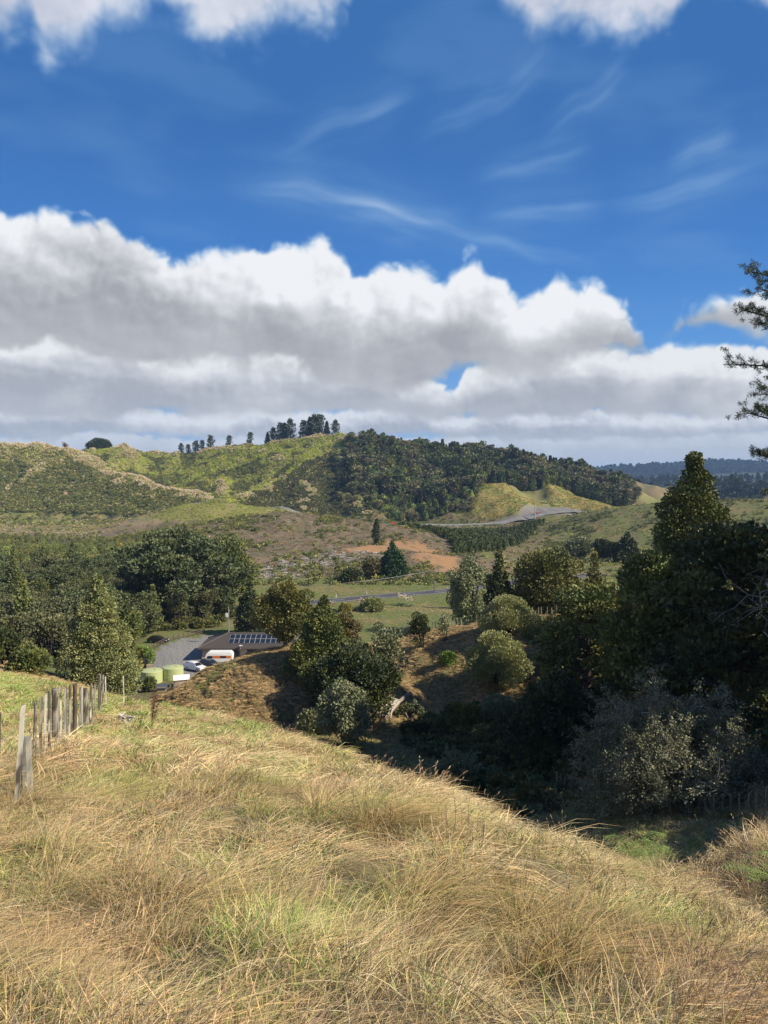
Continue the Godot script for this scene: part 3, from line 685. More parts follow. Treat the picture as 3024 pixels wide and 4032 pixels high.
	for k in [[0.44, 4.6, "white road marker post left of the pale bush"], [0.515, 4.6, "white road marker post behind the pampas"], [0.585, 4.6, "white road marker post near the power pole"]]:
		t = thing("marker_post", k[2], "marker post", path_point(ROAD, k[0], -k[1]))
		g = Geo.new(); g.box(Vector3(0, -0.1, 0), Vector3(0.22, 1.5, 0.1)); part("post", g, mat("caravan_white", Color(0.78, 0.78, 0.76), 0.4, false), t)
		g = Geo.new(); g.box(Vector3(0, 1.1, 0), Vector3(0.24, 0.16, 0.12)); part("reflector", g, mat("red_lens", Color(0.35, 0.02, 0.02), 0.3, false), t)

func yard_y(x: float, z: float) -> float:
	return maxf(maxf(ground(x - 1.2, z), ground(x + 1.2, z)), maxf(ground(x, z - 1.2), ground(x, z + 1.2))) + 0.01

# ---------------------------------------------------------------- fences
func post(g: Geo, h: float, w: float, lean: Vector2, dark: Color, pale: Color, flaky: float, square: bool):
	# a split timber post with a ragged head; weathered flakes change its colour along it
	var n := 14
	var sides := 4 if square else 9
	var base := g.v.size()
	for i in n + 1:
		var f := i / float(n)
		var y := -0.25 + f * (h + 0.25)
		for k in sides:
			var a := TAU * (k + 0.5) / sides
			var r := w * 0.5 * (1.0 + rnd(-0.10, 0.10)) * (1.25 if square else 1.0)
			var ty := y - (rnd(0.0, 0.05) if i == n else 0.0)
			g.v.append(Vector3(cos(a) * r + lean.x * f * h, ty, sin(a) * r * (0.62 if square else 1.0) + lean.y * f * h))
			var patch := nz_patch.get_noise_3d(cos(a) * 0.9 + w * 90.0, y * 1.4 + h * 31.0, sin(a) * 0.9)
			var c := dark.lerp(pale, smoothstep(0.2 - flaky, 0.26 - flaky, patch))
			g.c.append(tone(c, 0.12))
	for i in n:
		for k in sides:
			var k2 := (k + 1) % sides
			var p := base + i * sides + k; var q := base + i * sides + k2
			g.ix.append_array([p, p + sides, q, q, p + sides, q + sides])
	g.col = dark
	var top := g.pt(Vector3(lean.x * h, h - 0.01, lean.y * h))
	for k in sides: g.ix.append_array([base + n * sides + k, top, base + n * sides + (k + 1) % sides])

func build_fences():
	rng.seed = 2024
	var wood := mat("weathered", Color.WHITE, 0.95, true, grain("weathered", 0.05, 0.72, 1.0), 3.0)
	var wire := mat("fence_wire", Color(0.28, 0.27, 0.26), 0.5, false)
	var brown := Color(0.125, 0.10, 0.08); var grey := Color(0.42, 0.39, 0.33); var white := Color(0.74, 0.70, 0.60)
	# near fence: [bearing at its foot, distance, level of its head on the sheet, width, lean, colours, flaking, square]
	var f := thing("fence", "old leaning batten fence with peeling white posts on the near hillside", "fence")
	var near := [[-15, 7.4, 714, 0.13, 0.05, brown, grey, 0.2, true], [8.5, 8.6, 706, 0.075, 0.10, brown, white, 0.42, true], [21.5, 9.3, 738, 0.19, 0.0, grey, Color(0.30, 0.30, 0.26), 0.3, false], [28.5, 11.2, 702, 0.062, 0.05, brown, grey, 0.1, true], [34.5, 12.0, 699, 0.065, 0.05, brown, grey, 0.2, true], [39.6, 12.6, 696, 0.055, 0.04, brown, white, 0.5, true], [44.6, 13.5, 692, 0.055, 0.03, brown, white, 0.12, true], [51.0, 15.0, 689, 0.17, 0.02, brown, grey, 0.25, false], [57.3, 16.0, 688, 0.065, 0.0, brown, white, 0.15, true], [60.6, 16.8, 690, 0.06, 0.02, grey, white, 0.2, true], [63.0, 17.3, 687, 0.06, 0.0, brown, grey, 0.2, true], [65.0, 17.9, 685, 0.06, 0.02, brown, white, 0.1, true], [67.3, 18.6, 682, 0.075, 0.0, brown, grey, 0.2, true], [70.4, 20.5, 678, 0.155, 0.02, brown, Color(0.20, 0.14, 0.10), 0.1, false], [74.2, 21.2, 686, 0.07, -0.02, brown, white, 0.2, true], [76.6, 22.0, 688, 0.07, 0.01, brown, grey, 0.2, true], [78.4, 22.6, 688, 0.075, 0.02, grey, white, 0.45, true], [81.6, 23.6, 689, 0.16, 0.02, brown, grey, 0.15, false], [84.6, 24.6, 690, 0.075, 0.0, brown, grey, 0.2, true], [86.6, 25.4, 688, 0.08, 0.02, brown, white, 0.15, true], [88.8, 26.2, 685, 0.09, 0.0, brown, grey, 0.2, true], [92.0, 27.6, 685, 0.08, 0.0, brown, grey, 0.2, true], [96.8, 30.0, 675, 0.17, 0.0, brown, grey, 0.2, false], [100.0, 31.2, 676, 0.08, 0.02, brown, grey, 0.2, true], [103.0, 32.4, 678, 0.08, 0.0, grey, white, 0.2, true], [121.0, 34.0, 677, 0.07, 0.0, grey, white, 0.4, true]]
	var heads := []
	for p in near:
		var at := spot(p[0], p[1])
		var h := clampf((482.0 - p[2]) / F * p[1] - at.y, 0.75, 1.6)
		var g := Geo.new(); post(g, h, p[3] * 0.75, Vector2(p[4], rnd(-0.03, 0.03)), p[5], p[6], p[7], p[8])
		var o := part("post" if not p[8] else "batten", g, wood, f); o.position = at; o.rotation.y = rnd(0.25, 0.9) if p[8] else 0.0
		heads.append([at, p[4]])
	for k in 3:
		var g := Geo.new()
		for i in heads.size() - 1:
			if heads[i + 1][0].distance_to(heads[i][0]) > 5.0: continue
			var y := 0.35 + k * 0.27
			g.tube(PackedVector3Array([heads[i][0] + Vector3(heads[i][1] * y, y, 0.06), heads[i + 1][0] + Vector3(heads[i + 1][1] * y, y, 0.06)]), PackedFloat32Array([0.002, 0.002]), 3, 0.0, false)
		part("wire", g, wire, f)
	# fence in the gully shade
	f = thing("fence", "post and batten fence in the gully shade under the grey twiggy tree", "fence")
	var line := []
	for k in [[559, 61, 0.14], [563, 60.5, 0.07], [567, 60, 0.07], [572, 59.5, 0.07], [575, 59.3, 0.07], [588, 58, 0.07], [593, 57.6, 0.09], [600, 56.8, 0.07], [607, 56.6, 0.07], [615, 56, 0.07], [625, 55, 0.07], [636, 53, 0.08], [646, 51.5, 0.07], [657, 49.5, 0.07], [667, 47.8, 0.08], [676, 46.5, 0.07], [686, 45, 0.07], [696, 43.5, 0.085], [703.5, 43, 0.09], [710.5, 42.6, 0.09], [716, 42.3, 0.085], [719.5, 42.1, 0.13], [727.5, 41.7, 0.09], [736.5, 41.3, 0.09], [745.5, 40.7, 0.09], [754, 40, 0.09], [762.5, 39.2, 0.09], [773, 38.5, 0.09], [784, 38, 0.13]]:
		line.append(k + [Color(0.40, 0.35, 0.26), Color(0.52, 0.47, 0.37)])
	row_fence(f, line, wood, wire, 1.25)
	# fence along the ridge behind the brown slope
	f = thing("fence", "row of pale fence battens along the ridge before the paddock", "fence")
	line = []
	for u in [390, 394, 397.5, 401, 403.5, 407, 411, 415, 420, 425, 429.4, 432.4, 435.8, 439.5, 443.5, 447, 451, 454.8, 458.3, 462, 466.8, 472.2, 477.2, 481.6, 485, 490, 496, 502, 508, 514, 520, 527, 533, 539.7, 542.2, 547.8, 553, 558]:
		line.append([u, ridge_distance(u), 0.22 if u == 462 or u == 403.5 else 0.115, Color(0.34, 0.30, 0.23), Color(0.60, 0.55, 0.45)])
	row_fence(f, line, wood, wire, 1.4)
	# rail fences round the yard
	var rails := mat("rail_timber", Color(0.16, 0.13, 0.10), 0.9, false, grain("weathered", 0.05, 0.6, 1.0), 1.0)
	rail_fence("three-rail timber fence along the far side of the gravel yard", [[147, 160.5], [152, 163.5], [157, 165.5], [162, 167.5], [167, 169.4], [172, 171.2], [177, 172.9], [182, 174.4], [187, 175.8], [192, 177], [197, 178], [203, 179]], 1.2, rails, 3)
	rail_fence("low timber rail fence beside the white-roofed shed", [[168, 131.5], [172, 131.0], [176.5, 131.2], [181, 132], [186, 133]], 1.15, mat("pale_rail", Color(0.30, 0.26, 0.20), 0.9, false), 3)
	rail_fence("white railing left of the water tanks", [[134, 139], [137, 138.2], [140, 137.2]], 1.3, mat("white_iron", Color(0.75, 0.75, 0.73), 0.5, false), 4)
	rail_fence("old timber yard rails behind the ridge fence", [[466, 139], [470, 139.5], [474, 140]], 1.6, rails, 4)

func ridge_distance(u: float) -> float:
	# just past the crest, where the ridge begins to fall to the paddock
	var best := 124.0; var top := -INF
	for i in 30:
		var d := 114.0 + i
		var y := spot(u, d).y / d
		if y > top: top = y; best = d
	return best - 0.8

func row_fence(f: Node3D, line: Array, wood: Material, wire: Material, tall: float):
	var prev := Vector3.ZERO; var w := [Geo.new(), Geo.new()]
	for i in line.size():
		var k = line[i]
		var at := spot(k[0], k[1])
		var g := Geo.new(); post(g, tall * rnd(0.9, 1.08), k[2], Vector2(rnd(-0.07, 0.05), rnd(-0.04, 0.04)), k[3], k[4], 0.25, k[2] < 0.12)
		var o := part("post" if k[2] > 0.12 else "batten", g, wood, f); o.position = at
		if i:
			for q in 2: w[q].tube(PackedVector3Array([prev + Vector3(0, 0.45 + q * 0.45, 0), at + Vector3(0, 0.45 + q * 0.45, 0)]), PackedFloat32Array([0.004, 0.004]), 3, 0.0, false)
		prev = at
	for q in 2: part("wire", w[q], wire, f)

func rail_fence(label: String, pts: Array, tall: float, m: Material, rails: int):
	var f := thing("rail_fence", label, "fence")
	var prev := Vector3.ZERO
	for i in pts.size():
		var at := spot(pts[i][0], pts[i][1])
		var g := Geo.new(); g.box(Vector3(0, -0.3, 0), Vector3(0.16, tall + 0.3, 0.16)); part("post", g, m, f).position = at
		if i:
			for r in rails:
				var y := tall * (0.28 + 0.66 * r / (rails - 1.0))
				var a := prev + Vector3(0, y, 0.1); var b := at + Vector3(0, y, 0.1)
				g = Geo.new(); var d := Vector3(0, 0.07, 0); var z := Vector3(0, 0, 0.05)
				g.quad(a - d, b - d, b + d, a + d); g.quad(a - d - z, b - d - z, b + d - z, a + d - z); g.quad(a + d, b + d, b + d - z, a + d - z); g.quad(a - d, b - d, b - d - z, a - d - z)
				part("rail", g, m, f)
		prev = at
# ---------------------------------------------------------------- trees and shrubs
const DARK := [Color(0.061, 0.082, 0.024), Color(0.084, 0.101, 0.026), Color(0.047, 0.067, 0.024)]
const MID := [Color(0.128, 0.156, 0.038), Color(0.166, 0.178, 0.043), Color(0.098, 0.128, 0.038)]
const OLIVE := [Color(0.176, 0.176, 0.049), Color(0.216, 0.203, 0.061), Color(0.135, 0.151, 0.046)]
const LIGHT := [Color(0.240, 0.267, 0.098), Color(0.202, 0.234, 0.081), Color(0.280, 0.286, 0.117)]
const GREYGREEN := [Color(0.213, 0.234, 0.115), Color(0.170, 0.198, 0.095), Color(0.255, 0.263, 0.142)]
const VIVID := [Color(0.150, 0.237, 0.035), Color(0.112, 0.188, 0.027), Color(0.188, 0.263, 0.050)]
const YELLOW := [Color(0.300, 0.240, 0.035), Color(0.260, 0.230, 0.045), Color(0.220, 0.215, 0.040)]
const PINE := [Color(0.057, 0.084, 0.032), Color(0.076, 0.101, 0.038), Color(0.048, 0.065, 0.030)]
const RUST := [Color(0.155, 0.115, 0.045), Color(0.13, 0.12, 0.045), Color(0.11, 0.115, 0.04)]
const LICHEN := [Color(0.44, 0.42, 0.37), Color(0.36, 0.34, 0.30), Color(0.50, 0.48, 0.42)]
const BARK := Color(0.12, 0.095, 0.075)

func leaf_mat() -> StandardMaterial3D:
	var m := mat("foliage", Color.WHITE, 0.62)
	m.backlight = Color(0.34, 0.36, 0.22)
	return m
func bark_mat() -> StandardMaterial3D:
	return mat("bark", Color.WHITE, 0.95, true, grain("bark", 0.03, 0.55, 1.0), 0.6)

# a clump of sprays: most of them in its outer shell, turned outward and along `sweep`
func pad(g: Geo, at: Vector3, r: Vector3, n: int, size: float, pal: Array, sweep := Vector3(0, 0.35, 0), slim := 0.34):
	var base: Color = pick(pal)
	for i in n:
		var b := ball()
		var k := 0.45 + 0.62 * sqrt(rng.randf())
		var p := at + Vector3(b.x * r.x, b.y * r.y, b.z * r.z) * k
		var dir := (b * 0.75 + sweep + ball() * 0.55).normalized()
		var side := dir.cross(ball()).normalized()
		var s := size * rng.randf_range(0.65, 1.4)
		g.col = tone(base, 0.22)
		g.leaf(p, dir, side, s, s * slim, ball() * s * 0.16)

func limb(g: Geo, a: Vector3, b: Vector3, r0: float, r1: float, sag: float, sides := 5):
	var path := PackedVector3Array(); var rad := PackedFloat32Array()
	var off := ball() * a.distance_to(b) * 0.07
	for i in 5:
		var t := i / 4.0
		path.append(a.lerp(b, t) + Vector3(0, sin(t * PI) * sag, 0) + off * sin(t * PI)); rad.append(lerpf(r0, r1, t))
	g.tube(path, rad, sides, 0.0, false)

# style: cone, round, layered, weeping, column, kanuka
func grow(style: String, h: float, r: float, pal: Array, leaf: float, dense: float, seed_n: int) -> Array:
	rng.seed = seed_n
	var wood := Geo.new(); var green := Geo.new()
	wood.col = BARK
	var pads := []          # [centre, radii, share]
	match style:
		"cone", "column":
			var tr := maxf(0.06, h * 0.02)
			var path := PackedVector3Array(); var rad := PackedFloat32Array()
			var bend := Vector3(rnd(-0.03, 0.03) * h, 0, rnd(-0.03, 0.03) * h)
			for i in 7:
				var t := i / 6.0
				path.append(Vector3(0, -0.4 + t * h * 0.97, 0) + bend * t * t); rad.append(tr * (1.15 - t))
			wood.tube(path, rad, 7, 0.06)
			var n := int(46 + h * 2.6)
			for i in n:
				var t := pow((i + 0.5) / n, 0.85)
				var y := lerpf(h * 0.03, h * 0.97, t)
				var pr := 1.0 - 0.97 * pow(t, 1.6) if style == "cone" else sin(clampf(t * 0.9 + 0.14, 0, 1) * PI) * 0.9 + 0.1
				pr *= r * (0.66 + 0.46 * rng.randf())
				if style == "cone" and t < 0.14: pr *= 0.86 + 1.0 * t
				var a := i * 2.399963 + rnd(-0.4, 0.4)
				var s := clampf(pr * 0.46, r * 0.09, r * 0.34) * rnd(0.8, 1.2)
				var c := Vector3(cos(a), 0, sin(a)) * maxf(pr - s * 0.8, 0.0) + Vector3(0, y, 0) + bend * t * t
				pads.append([c, Vector3(s, s * 0.72, s), 1.0])
				if rng.randf() < 0.6: limb(wood, Vector3(0, y - s * 0.6, 0) + bend * t * t, c, tr * 0.35 * (1.1 - t), tr * 0.12, -s * 0.1, 4)
		"round", "bush":
			var tr := h * 0.024
			var fork := h * (rnd(0.12, 0.2) if style == "round" else 0.04)
			wood.tube(PackedVector3Array([Vector3(0, -0.5, 0), Vector3(rnd(-.05, .05) * h, fork * 0.5, 0), Vector3(rnd(-.04, .04) * h, fork, rnd(-.04, .04) * h)]), PackedFloat32Array([tr * 1.5, tr * 1.15, tr]), 8, 0.06)
			var n := int(34 + r * 4.5)
			for i in n:
				var b := ball()
				var k := rnd(0.55, 1.06)
				var s := r * rnd(0.20, 0.36)
				if style == "bush": b.y = absf(b.y) * 1.5 - 0.75
				var low := h * (0.08 if style == "round" else -0.06)
				var c := Vector3(b.x * (r - s) * k, (h + low) * 0.5 + b.y * maxf((h - low) * 0.5 - s * 0.6, 0.1) * k, b.z * (r - s) * k)
				if b.y < -0.3: c.x *= 1.1; c.z *= 1.1
				pads.append([c, Vector3(s, s * 0.78, s), 1.0])
				if i % 2 == 0: limb(wood, Vector3(0, fork * rnd(0.8, 1.05), 0), c, tr * 0.55, tr * 0.12, r * 0.08)
		"layered":
			var tr := h * 0.03
			var path := PackedVector3Array(); var rad := PackedFloat32Array()
			var lean := Vector3(rnd(-0.08, 0.08) * h, 0, rnd(-0.05, 0.05) * h)
			for i in 6:
				var t := i / 5.0
				path.append(Vector3(0, -0.5 + t * h * 0.9, 0) + lean * t); rad.append(tr * (1.3 - t))
			wood.tube(path, rad, 8, 0.06)
			var n := int(34 + r * 2.6)
			var low_bough := 0.06 if h < 18.0 else 0.2
			for i in n:
				var t := (i + 0.5) / n
				var y := lerpf(h * low_bough, h * 0.98, pow(t, 0.8))
				var reach := r * (0.45 + 0.75 * sin(clampf(t * 0.75 + 0.22, 0, 1) * PI)) * rnd(0.45, 1.0)
				var a := i * 2.399963 + rnd(-0.5, 0.5)
				var s := r * rnd(0.16, 0.30)
				var c := Vector3(cos(a) * maxf(reach - s, 0), y, sin(a) * maxf(reach - s, 0)) + lean * t
				pads.append([c, Vector3(s, s * 0.36, s), 1.0])
				limb(wood, Vector3(0, y - reach * 0.25, 0) + lean * t, c - Vector3(0, s * 0.1, 0), tr * 0.45 * (1.15 - t), tr * 0.1, r * 0.03)
				if rng.randf() < 0.35:
					var c2 := c + Vector3(rnd(-1, 1) * s, rnd(-0.2, 0.5) * s, rnd(-1, 1) * s)
					pads.append([c2, Vector3(s, s * 0.35, s) * 0.7, 0.5])
		"weeping":
			var tr := h * 0.025
			for i in 4:
				var a := i * 1.7 + rnd(-0.4, 0.4)
				limb(wood, Vector3(0, -0.3, 0), Vector3(cos(a) * r * 0.4, h * 0.72, sin(a) * r * 0.4), tr, tr * 0.3, 0.2)
			var n := int(26 + r * 3.0)
			for i in n:
				var b := ball(); b.y = b.y * 1.0 - 0.04
				var s := r * rnd(0.2, 0.32)
				var k := rnd(0.55, 1.0)
				pads.append([Vector3(b.x * (r - s) * k, h * 0.52 + b.y * (h * 0.5 - s) * k, b.z * (r - s) * k), Vector3(s, s * 1.25, s), 1.0])
		"kanuka":
			var n := int(7 + r * 2.5)
			for i in n:
				var a := rng.randf() * TAU
				var q := sqrt(rng.randf()) * r * 0.8
				var y := h * rnd(0.42, 0.92)
				var c := Vector3(cos(a) * q, y, sin(a) * q)
				limb(wood, Vector3(cos(a) * q * 0.3, -0.3, sin(a) * q * 0.3), c, h * 0.011, h * 0.005, 0.0, 4)
				var s := r * rnd(0.3, 0.44)
				pads.append([c, Vector3(s, s * 0.62, s), 1.0])
				pads.append([c + Vector3(rnd(-1.2, 1.2) * s, rnd(-2.2, 0.3) * s, rnd(-1.2, 1.2) * s), Vector3(s, s * 0.7, s) * 0.75, 0.7])
	var sweep: Vector3 = {"cone": Vector3(0, 0.15, 0), "column": Vector3(0, 1.1, 0), "round": Vector3(0, 0.35, 0), "bush": Vector3(0, 0.5, 0), "layered": Vector3(0, 0.3, 0), "weeping": Vector3(0, -0.55, 0), "kanuka": Vector3(0, 0.5, 0)}[style]
	for p in pads:
		var rr: Vector3 = p[1]
		var area := 12.0 * pow((pow(rr.x * rr.y, 1.6) * 2.0 + pow(rr.x * rr.z, 1.6)) / 3.0, 1.0 / 1.6)
		var n := int(dense * p[2] * area / (leaf * leaf * 0.36))
		pad(green, p[0], rr, clampi(n, 12, 900), leaf, pal, sweep, 0.30 if style == "weeping" else 0.36)
	return [wood, green]

func tree(called: String, label: String, category: String, at: Vector3, style: String, h: float, r: float, pal: Array, leaf: float, dense: float, seed_n: int, group := "", turn := 0.0) -> Node3D:
	var g := grow(style, h, r, pal, leaf, dense, seed_n)
	var t := thing(called, label, category, at, turn, group)
	part("trunk", g[0], bark_mat(), t)
	part("crown", g[1], leaf_mat(), t)
	return t

# bare, lichen-grey branching with thin leaf
func twigs(g: Geo, green: Geo, a: Vector3, dir: Vector3, long: float, rad: float, depth: int, pal: Array, leaf: float, leafy: float):
	var path := PackedVector3Array([a]); var rr := PackedFloat32Array([rad])
	var p := a; var d := dir
	for i in 3:
		d = (d + ball() * 0.28 + Vector3(0, 0.02, 0)).normalized()
		p += d * long / 3.0
		path.append(p); rr.append(rad * (1.0 - 0.18 * (i + 1)))
		if depth <= 2:
			for q in int(leafy):
				green.col = tone(pick(pal), 0.25)
				var ld := (d + ball() * 0.9).normalized()
				green.leaf(p + ball() * long * 0.25, ld, ld.cross(ball()).normalized(), leaf * rnd(0.6, 1.3), leaf * 0.3, ball() * leaf * 0.1)
	g.col = tone(pick(LICHEN), 0.15)
	g.tube(path, rr, 3 if depth < 3 else 5, 0.0, false)
	if depth == 0: return
	for i in 2 + (rng.randi() % 2) + (1 if depth > 3 else 0):
		var nd := (d * 0.75 + ball() * 0.85 + Vector3(0, 0.05, 0)).normalized()
		twigs(g, green, path[1 + rng.randi() % 3] if i else p, nd, long * rnd(0.6, 0.82), rad * 0.58, depth - 1, pal, leaf, leafy)
# ---------------------------------------------------------------- named trees
func build_trees():
	var n := 0
	# [name, label, category, bearing, distance, style, height, radius, palette, leaf, density]
	var rows := [
		["conifer_tree", "tall pointed conifer at right standing up above the skyline", "tree", 692, 88, "cone", 26.8, 8.8, MID, 0.30, 0.85],
		["conifer_tree", "narrow pointed conifer left of the tallest conifer", "tree", 597, 110, "cone", 12.6, 2.5, OLIVE, 0.36, 0.85],
		["broadleaf_tree", "broad yellow-green tree below the narrow pointed conifer", "tree", 622, 103, "round", 11.2, 4.6, OLIVE, 0.40, 0.8],
		["broadleaf_tree", "large round tree with pale branches behind the olive shrubs", "tree", 546, 131, "round", 13.4, 7.3, [Color(0.14, 0.15, 0.042), Color(0.17, 0.17, 0.05), Color(0.10, 0.12, 0.036)], 0.38, 0.62],
		["conifer_tree", "dark ragged tree left of the large round tree", "tree", 500, 128, "cone", 12.0, 3.0, DARK, 0.42, 0.85],
		["willow_tree", "pale green airy tree behind the ridge fence", "tree", 470, 172, "weeping", 18.8, 5.8, [Color(0.19, 0.215, 0.095), Color(0.16, 0.19, 0.08), Color(0.22, 0.235, 0.11)], 0.46, 0.75],
		["poplar_tree", "slim golden yellow poplar behind the pale airy tree", "tree", 501, 205, "column", 16.5, 1.5, YELLOW, 0.5, 0.8],
		["round_shrub", "upper light olive rounded shrub on the brown slope", "shrub", 511, 115, "bush", 6.6, 4.9, [Color(0.30, 0.315, 0.125), Color(0.26, 0.285, 0.105), Color(0.34, 0.345, 0.15)], 0.2, 0.75],
		["round_shrub", "lower light olive rounded shrub on the brown slope", "shrub", 497, 103, "bush", 8.6, 5.0, [Color(0.30, 0.315, 0.125), Color(0.26, 0.285, 0.105), Color(0.34, 0.345, 0.15)], 0.2, 0.75],
		["conifer_tree", "bushy olive tree on the spur above the house", "tree", 284, 99, "round", 9.2, 4.3, OLIVE, 0.25, 0.9],
		["conifer_tree", "dark bushy tree standing behind the house roof", "tree", 249, 177, "cone", 13.0, 4.2, DARK, 0.42, 0.85],
		["conifer_tree", "yellow-tipped dark conifer behind the central dark trees", "tree", 322, 92, "cone", 10.4, 4.9, MID, 0.26, 0.95],
		["conifer_tree", "large dark conifer at the centre of the gully", "tree", 354, 86, "round", 10.6, 5.2, DARK, 0.26, 0.95],
		["broadleaf_tree", "dull brown-green tree between the two central conifers", "tree", 341, 94, "round", 9.0, 3.0, RUST, 0.25, 0.75],
		["broadleaf_tree", "grey-green feathery tree at right of the central conifers", "tree", 385, 99, "kanuka", 8.0, 2.4, GREYGREEN, 0.3, 0.85],
		["willow_tree", "pale grey-green drooping tree in front of the central conifers", "tree", 346, 75, "weeping", 7.4, 3.1, GREYGREEN, 0.24, 0.75],
		["round_shrub", "low grey-green bush at left foot of the central conifers", "shrub", 309, 82, "bush", 3.4, 1.8, GREYGREEN, 0.24, 0.8],
		["broadleaf_tree", "big dark tree filling the shade below the golden tops", "tree", 590, 78, "layered", 14.5, 6.2, MID, 0.34, 0.95],
		["broadleaf_tree", "dark tree standing in the shade behind the grey twiggy tree", "tree", 668, 70, "round", 15.5, 6.0, MID, 0.38, 0.85],
		["macrocarpa_tree", "dark spreading tree with bare lichened boughs at right edge", "tree", 742, 60, "layered", 16.5, 7.6, DARK, 0.36, 0.85],
		["conifer_tree", "dark conifer low in the shaded gully", "tree", 532, 67, "cone", 8.5, 2.9, DARK, 0.3, 0.9],
		["broadleaf_tree", "low dark tree at the shaded gully edge beside the grey shrub", "tree", 560, 72, "round", 8.0, 3.4, DARK, 0.32, 0.8],
		["round_shrub", "dull green bush at the sunlit edge of the gully shade", "shrub", 462, 84, "bush", 4.0, 2.9, MID, 0.26, 0.8],
		["round_shrub", "grey-leaved bush under the olive shrubs", "shrub", 500, 86, "bush", 3.8, 2.7, GREYGREEN, 0.26, 0.75],
		["round_shrub", "bright green small bush on the brown slope below the fence", "shrub", 448, 111, "bush", 2.9, 1.5, VIVID, 0.22, 0.85],
		["kanuka_tree", "small dark feathery tree on slender stems below the fence", "tree", 424, 119, "kanuka", 5.6, 2.2, DARK, 0.26, 0.9],
		["kanuka_tree", "thin grey-green sapling beside the small feathery tree", "tree", 446, 119, "kanuka", 4.6, 1.2, GREYGREEN, 0.24, 0.7],
		["conifer_tree", "big light green conifer with billowing sides left of the yard", "tree", 97, 76, "cone", 12.2, 4.1, [Color(0.23, 0.255, 0.098), Color(0.27, 0.285, 0.11), Color(0.19, 0.22, 0.082)], 0.2, 0.85],
		["broadleaf_tree", "olive tree half hidden behind the big light green conifer", "tree", 118, 96, "round", 10.5, 3.0, OLIVE, 0.34, 0.85],
		["round_shrub", "dark bush on the crest at left edge", "shrub", 27, 66, "bush", 3.3, 1.9, MID, 0.22, 0.85],
		["round_shrub", "dark grey bush cut off by the left edge", "shrub", -2, 72, "bush", 4.4, 2.2, DARK, 0.24, 0.8],
		["macrocarpa_tree", "great spreading pine with arching boughs behind the yard", "tree", 178, 196, "layered", 22.5, 15.5, [Color(0.085, 0.11, 0.042), Color(0.105, 0.13, 0.05), Color(0.068, 0.09, 0.036)], 0.7, 0.62],
		["broadleaf_tree", "dull green broad tree right of the great spreading pine", "tree", 226, 214, "round", 19.0, 8.2, MID, 0.7, 0.6],
		["round_shrub", "vivid green bush at left end of the gravel yard", "shrub", 142, 151, "bush", 4.4, 2.3, VIVID, 0.3, 0.9],
		["round_shrub", "dark green bush in front of the left water tank", "shrub", 147, 130, "bush", 3.4, 1.5, MID, 0.22, 0.85],
		["conifer_tree", "bluish green conifer on the felled knoll by the road", "tree", 393, 268, "cone", 12.5, 5.2, [Color(0.030, 0.075, 0.030), Color(0.04, 0.09, 0.035)], 0.7, 0.9],
		["broadleaf_tree", "brown-green tree left of the bluish conifer", "tree", 372, 266, "round", 7.5, 3.6, RUST, 0.6, 0.75],
		["round_shrub", "dark bush left of the brown-green tree by the road", "shrub", 352, 262, "bush", 5.0, 4.4, DARK, 0.6, 0.8],
		["pine_tree", "thin sparse pine on the crest of the felled knoll", "tree", 376, 352, "column", 12.0, 2.0, PINE, 0.8, 0.6],
		["round_shrub", "broad pale bush beside the road in the paddock", "shrub", 372, 206, "bush", 3.9, 3.7, LIGHT, 0.4, 0.8],
		["round_shrub", "orange-yellow bush beside the road", "shrub", 345, 205, "bush", 2.8, 2.0, YELLOW, 0.4, 0.8],
		["round_shrub", "rusty low bush behind the ridge fence", "shrub", 440, 148, "bush", 3.0, 3.6, RUST, 0.34, 0.8],
		["broadleaf_tree", "silvery young tree standing in the paddock", "tree", 414, 166, "kanuka", 5.0, 1.8, GREYGREEN, 0.34, 0.6],
		["conifer_tree", "dark conifer at the foot of the right-hand pasture", "tree", 628, 330, "cone", 13.5, 6.0, DARK, 0.8, 0.85],
		["broadleaf_tree", "dark tree left of the conifer below the right-hand pasture", "tree", 605, 335, "round", 9.5, 6.0, DARK, 0.8, 0.8],
		["broadleaf_tree", "grey-brown thicket tree below the right-hand pasture", "tree", 580, 348, "round", 9.5, 6.5, GREYGREEN, 0.8, 0.7],
		["broadleaf_tree", "wide dark tree alone on the left skyline", "tree", 100, 985, "bush", 15.0, 15.0, DARK, 1.4, 0.8],
		["dead_tree", "leafless greyish pink bush on the left skyline", "tree", 66, 880, "kanuka", 9.0, 3.4, [Color(0.22, 0.17, 0.15)], 0.9, 0.5],
	]
	for q in rows:
		n += 1
		var at := spot(q[3], q[4], -0.15)
		tree(q[0], q[1], q[2], at, q[5], q[6], q[7], q[8], q[9], q[10], 100 + n, "", n * 1.3)
	# the row of tall pines beyond the right edge, whose shade lies over the gully
	for k in [[848, 37, 30.0, 7.0, 0], [930, 52, 27.0, 8.5, 1], [860, 62, 25.0, 8.0, 2], [1010, 44, 26.0, 9.0, 3], [990, 72, 27.0, 9.0, 4], [1120, 60, 26.0, 9.0, 5], [1345, 20.5, 15.0, 5.5, 6]]:
		big_pine(k)
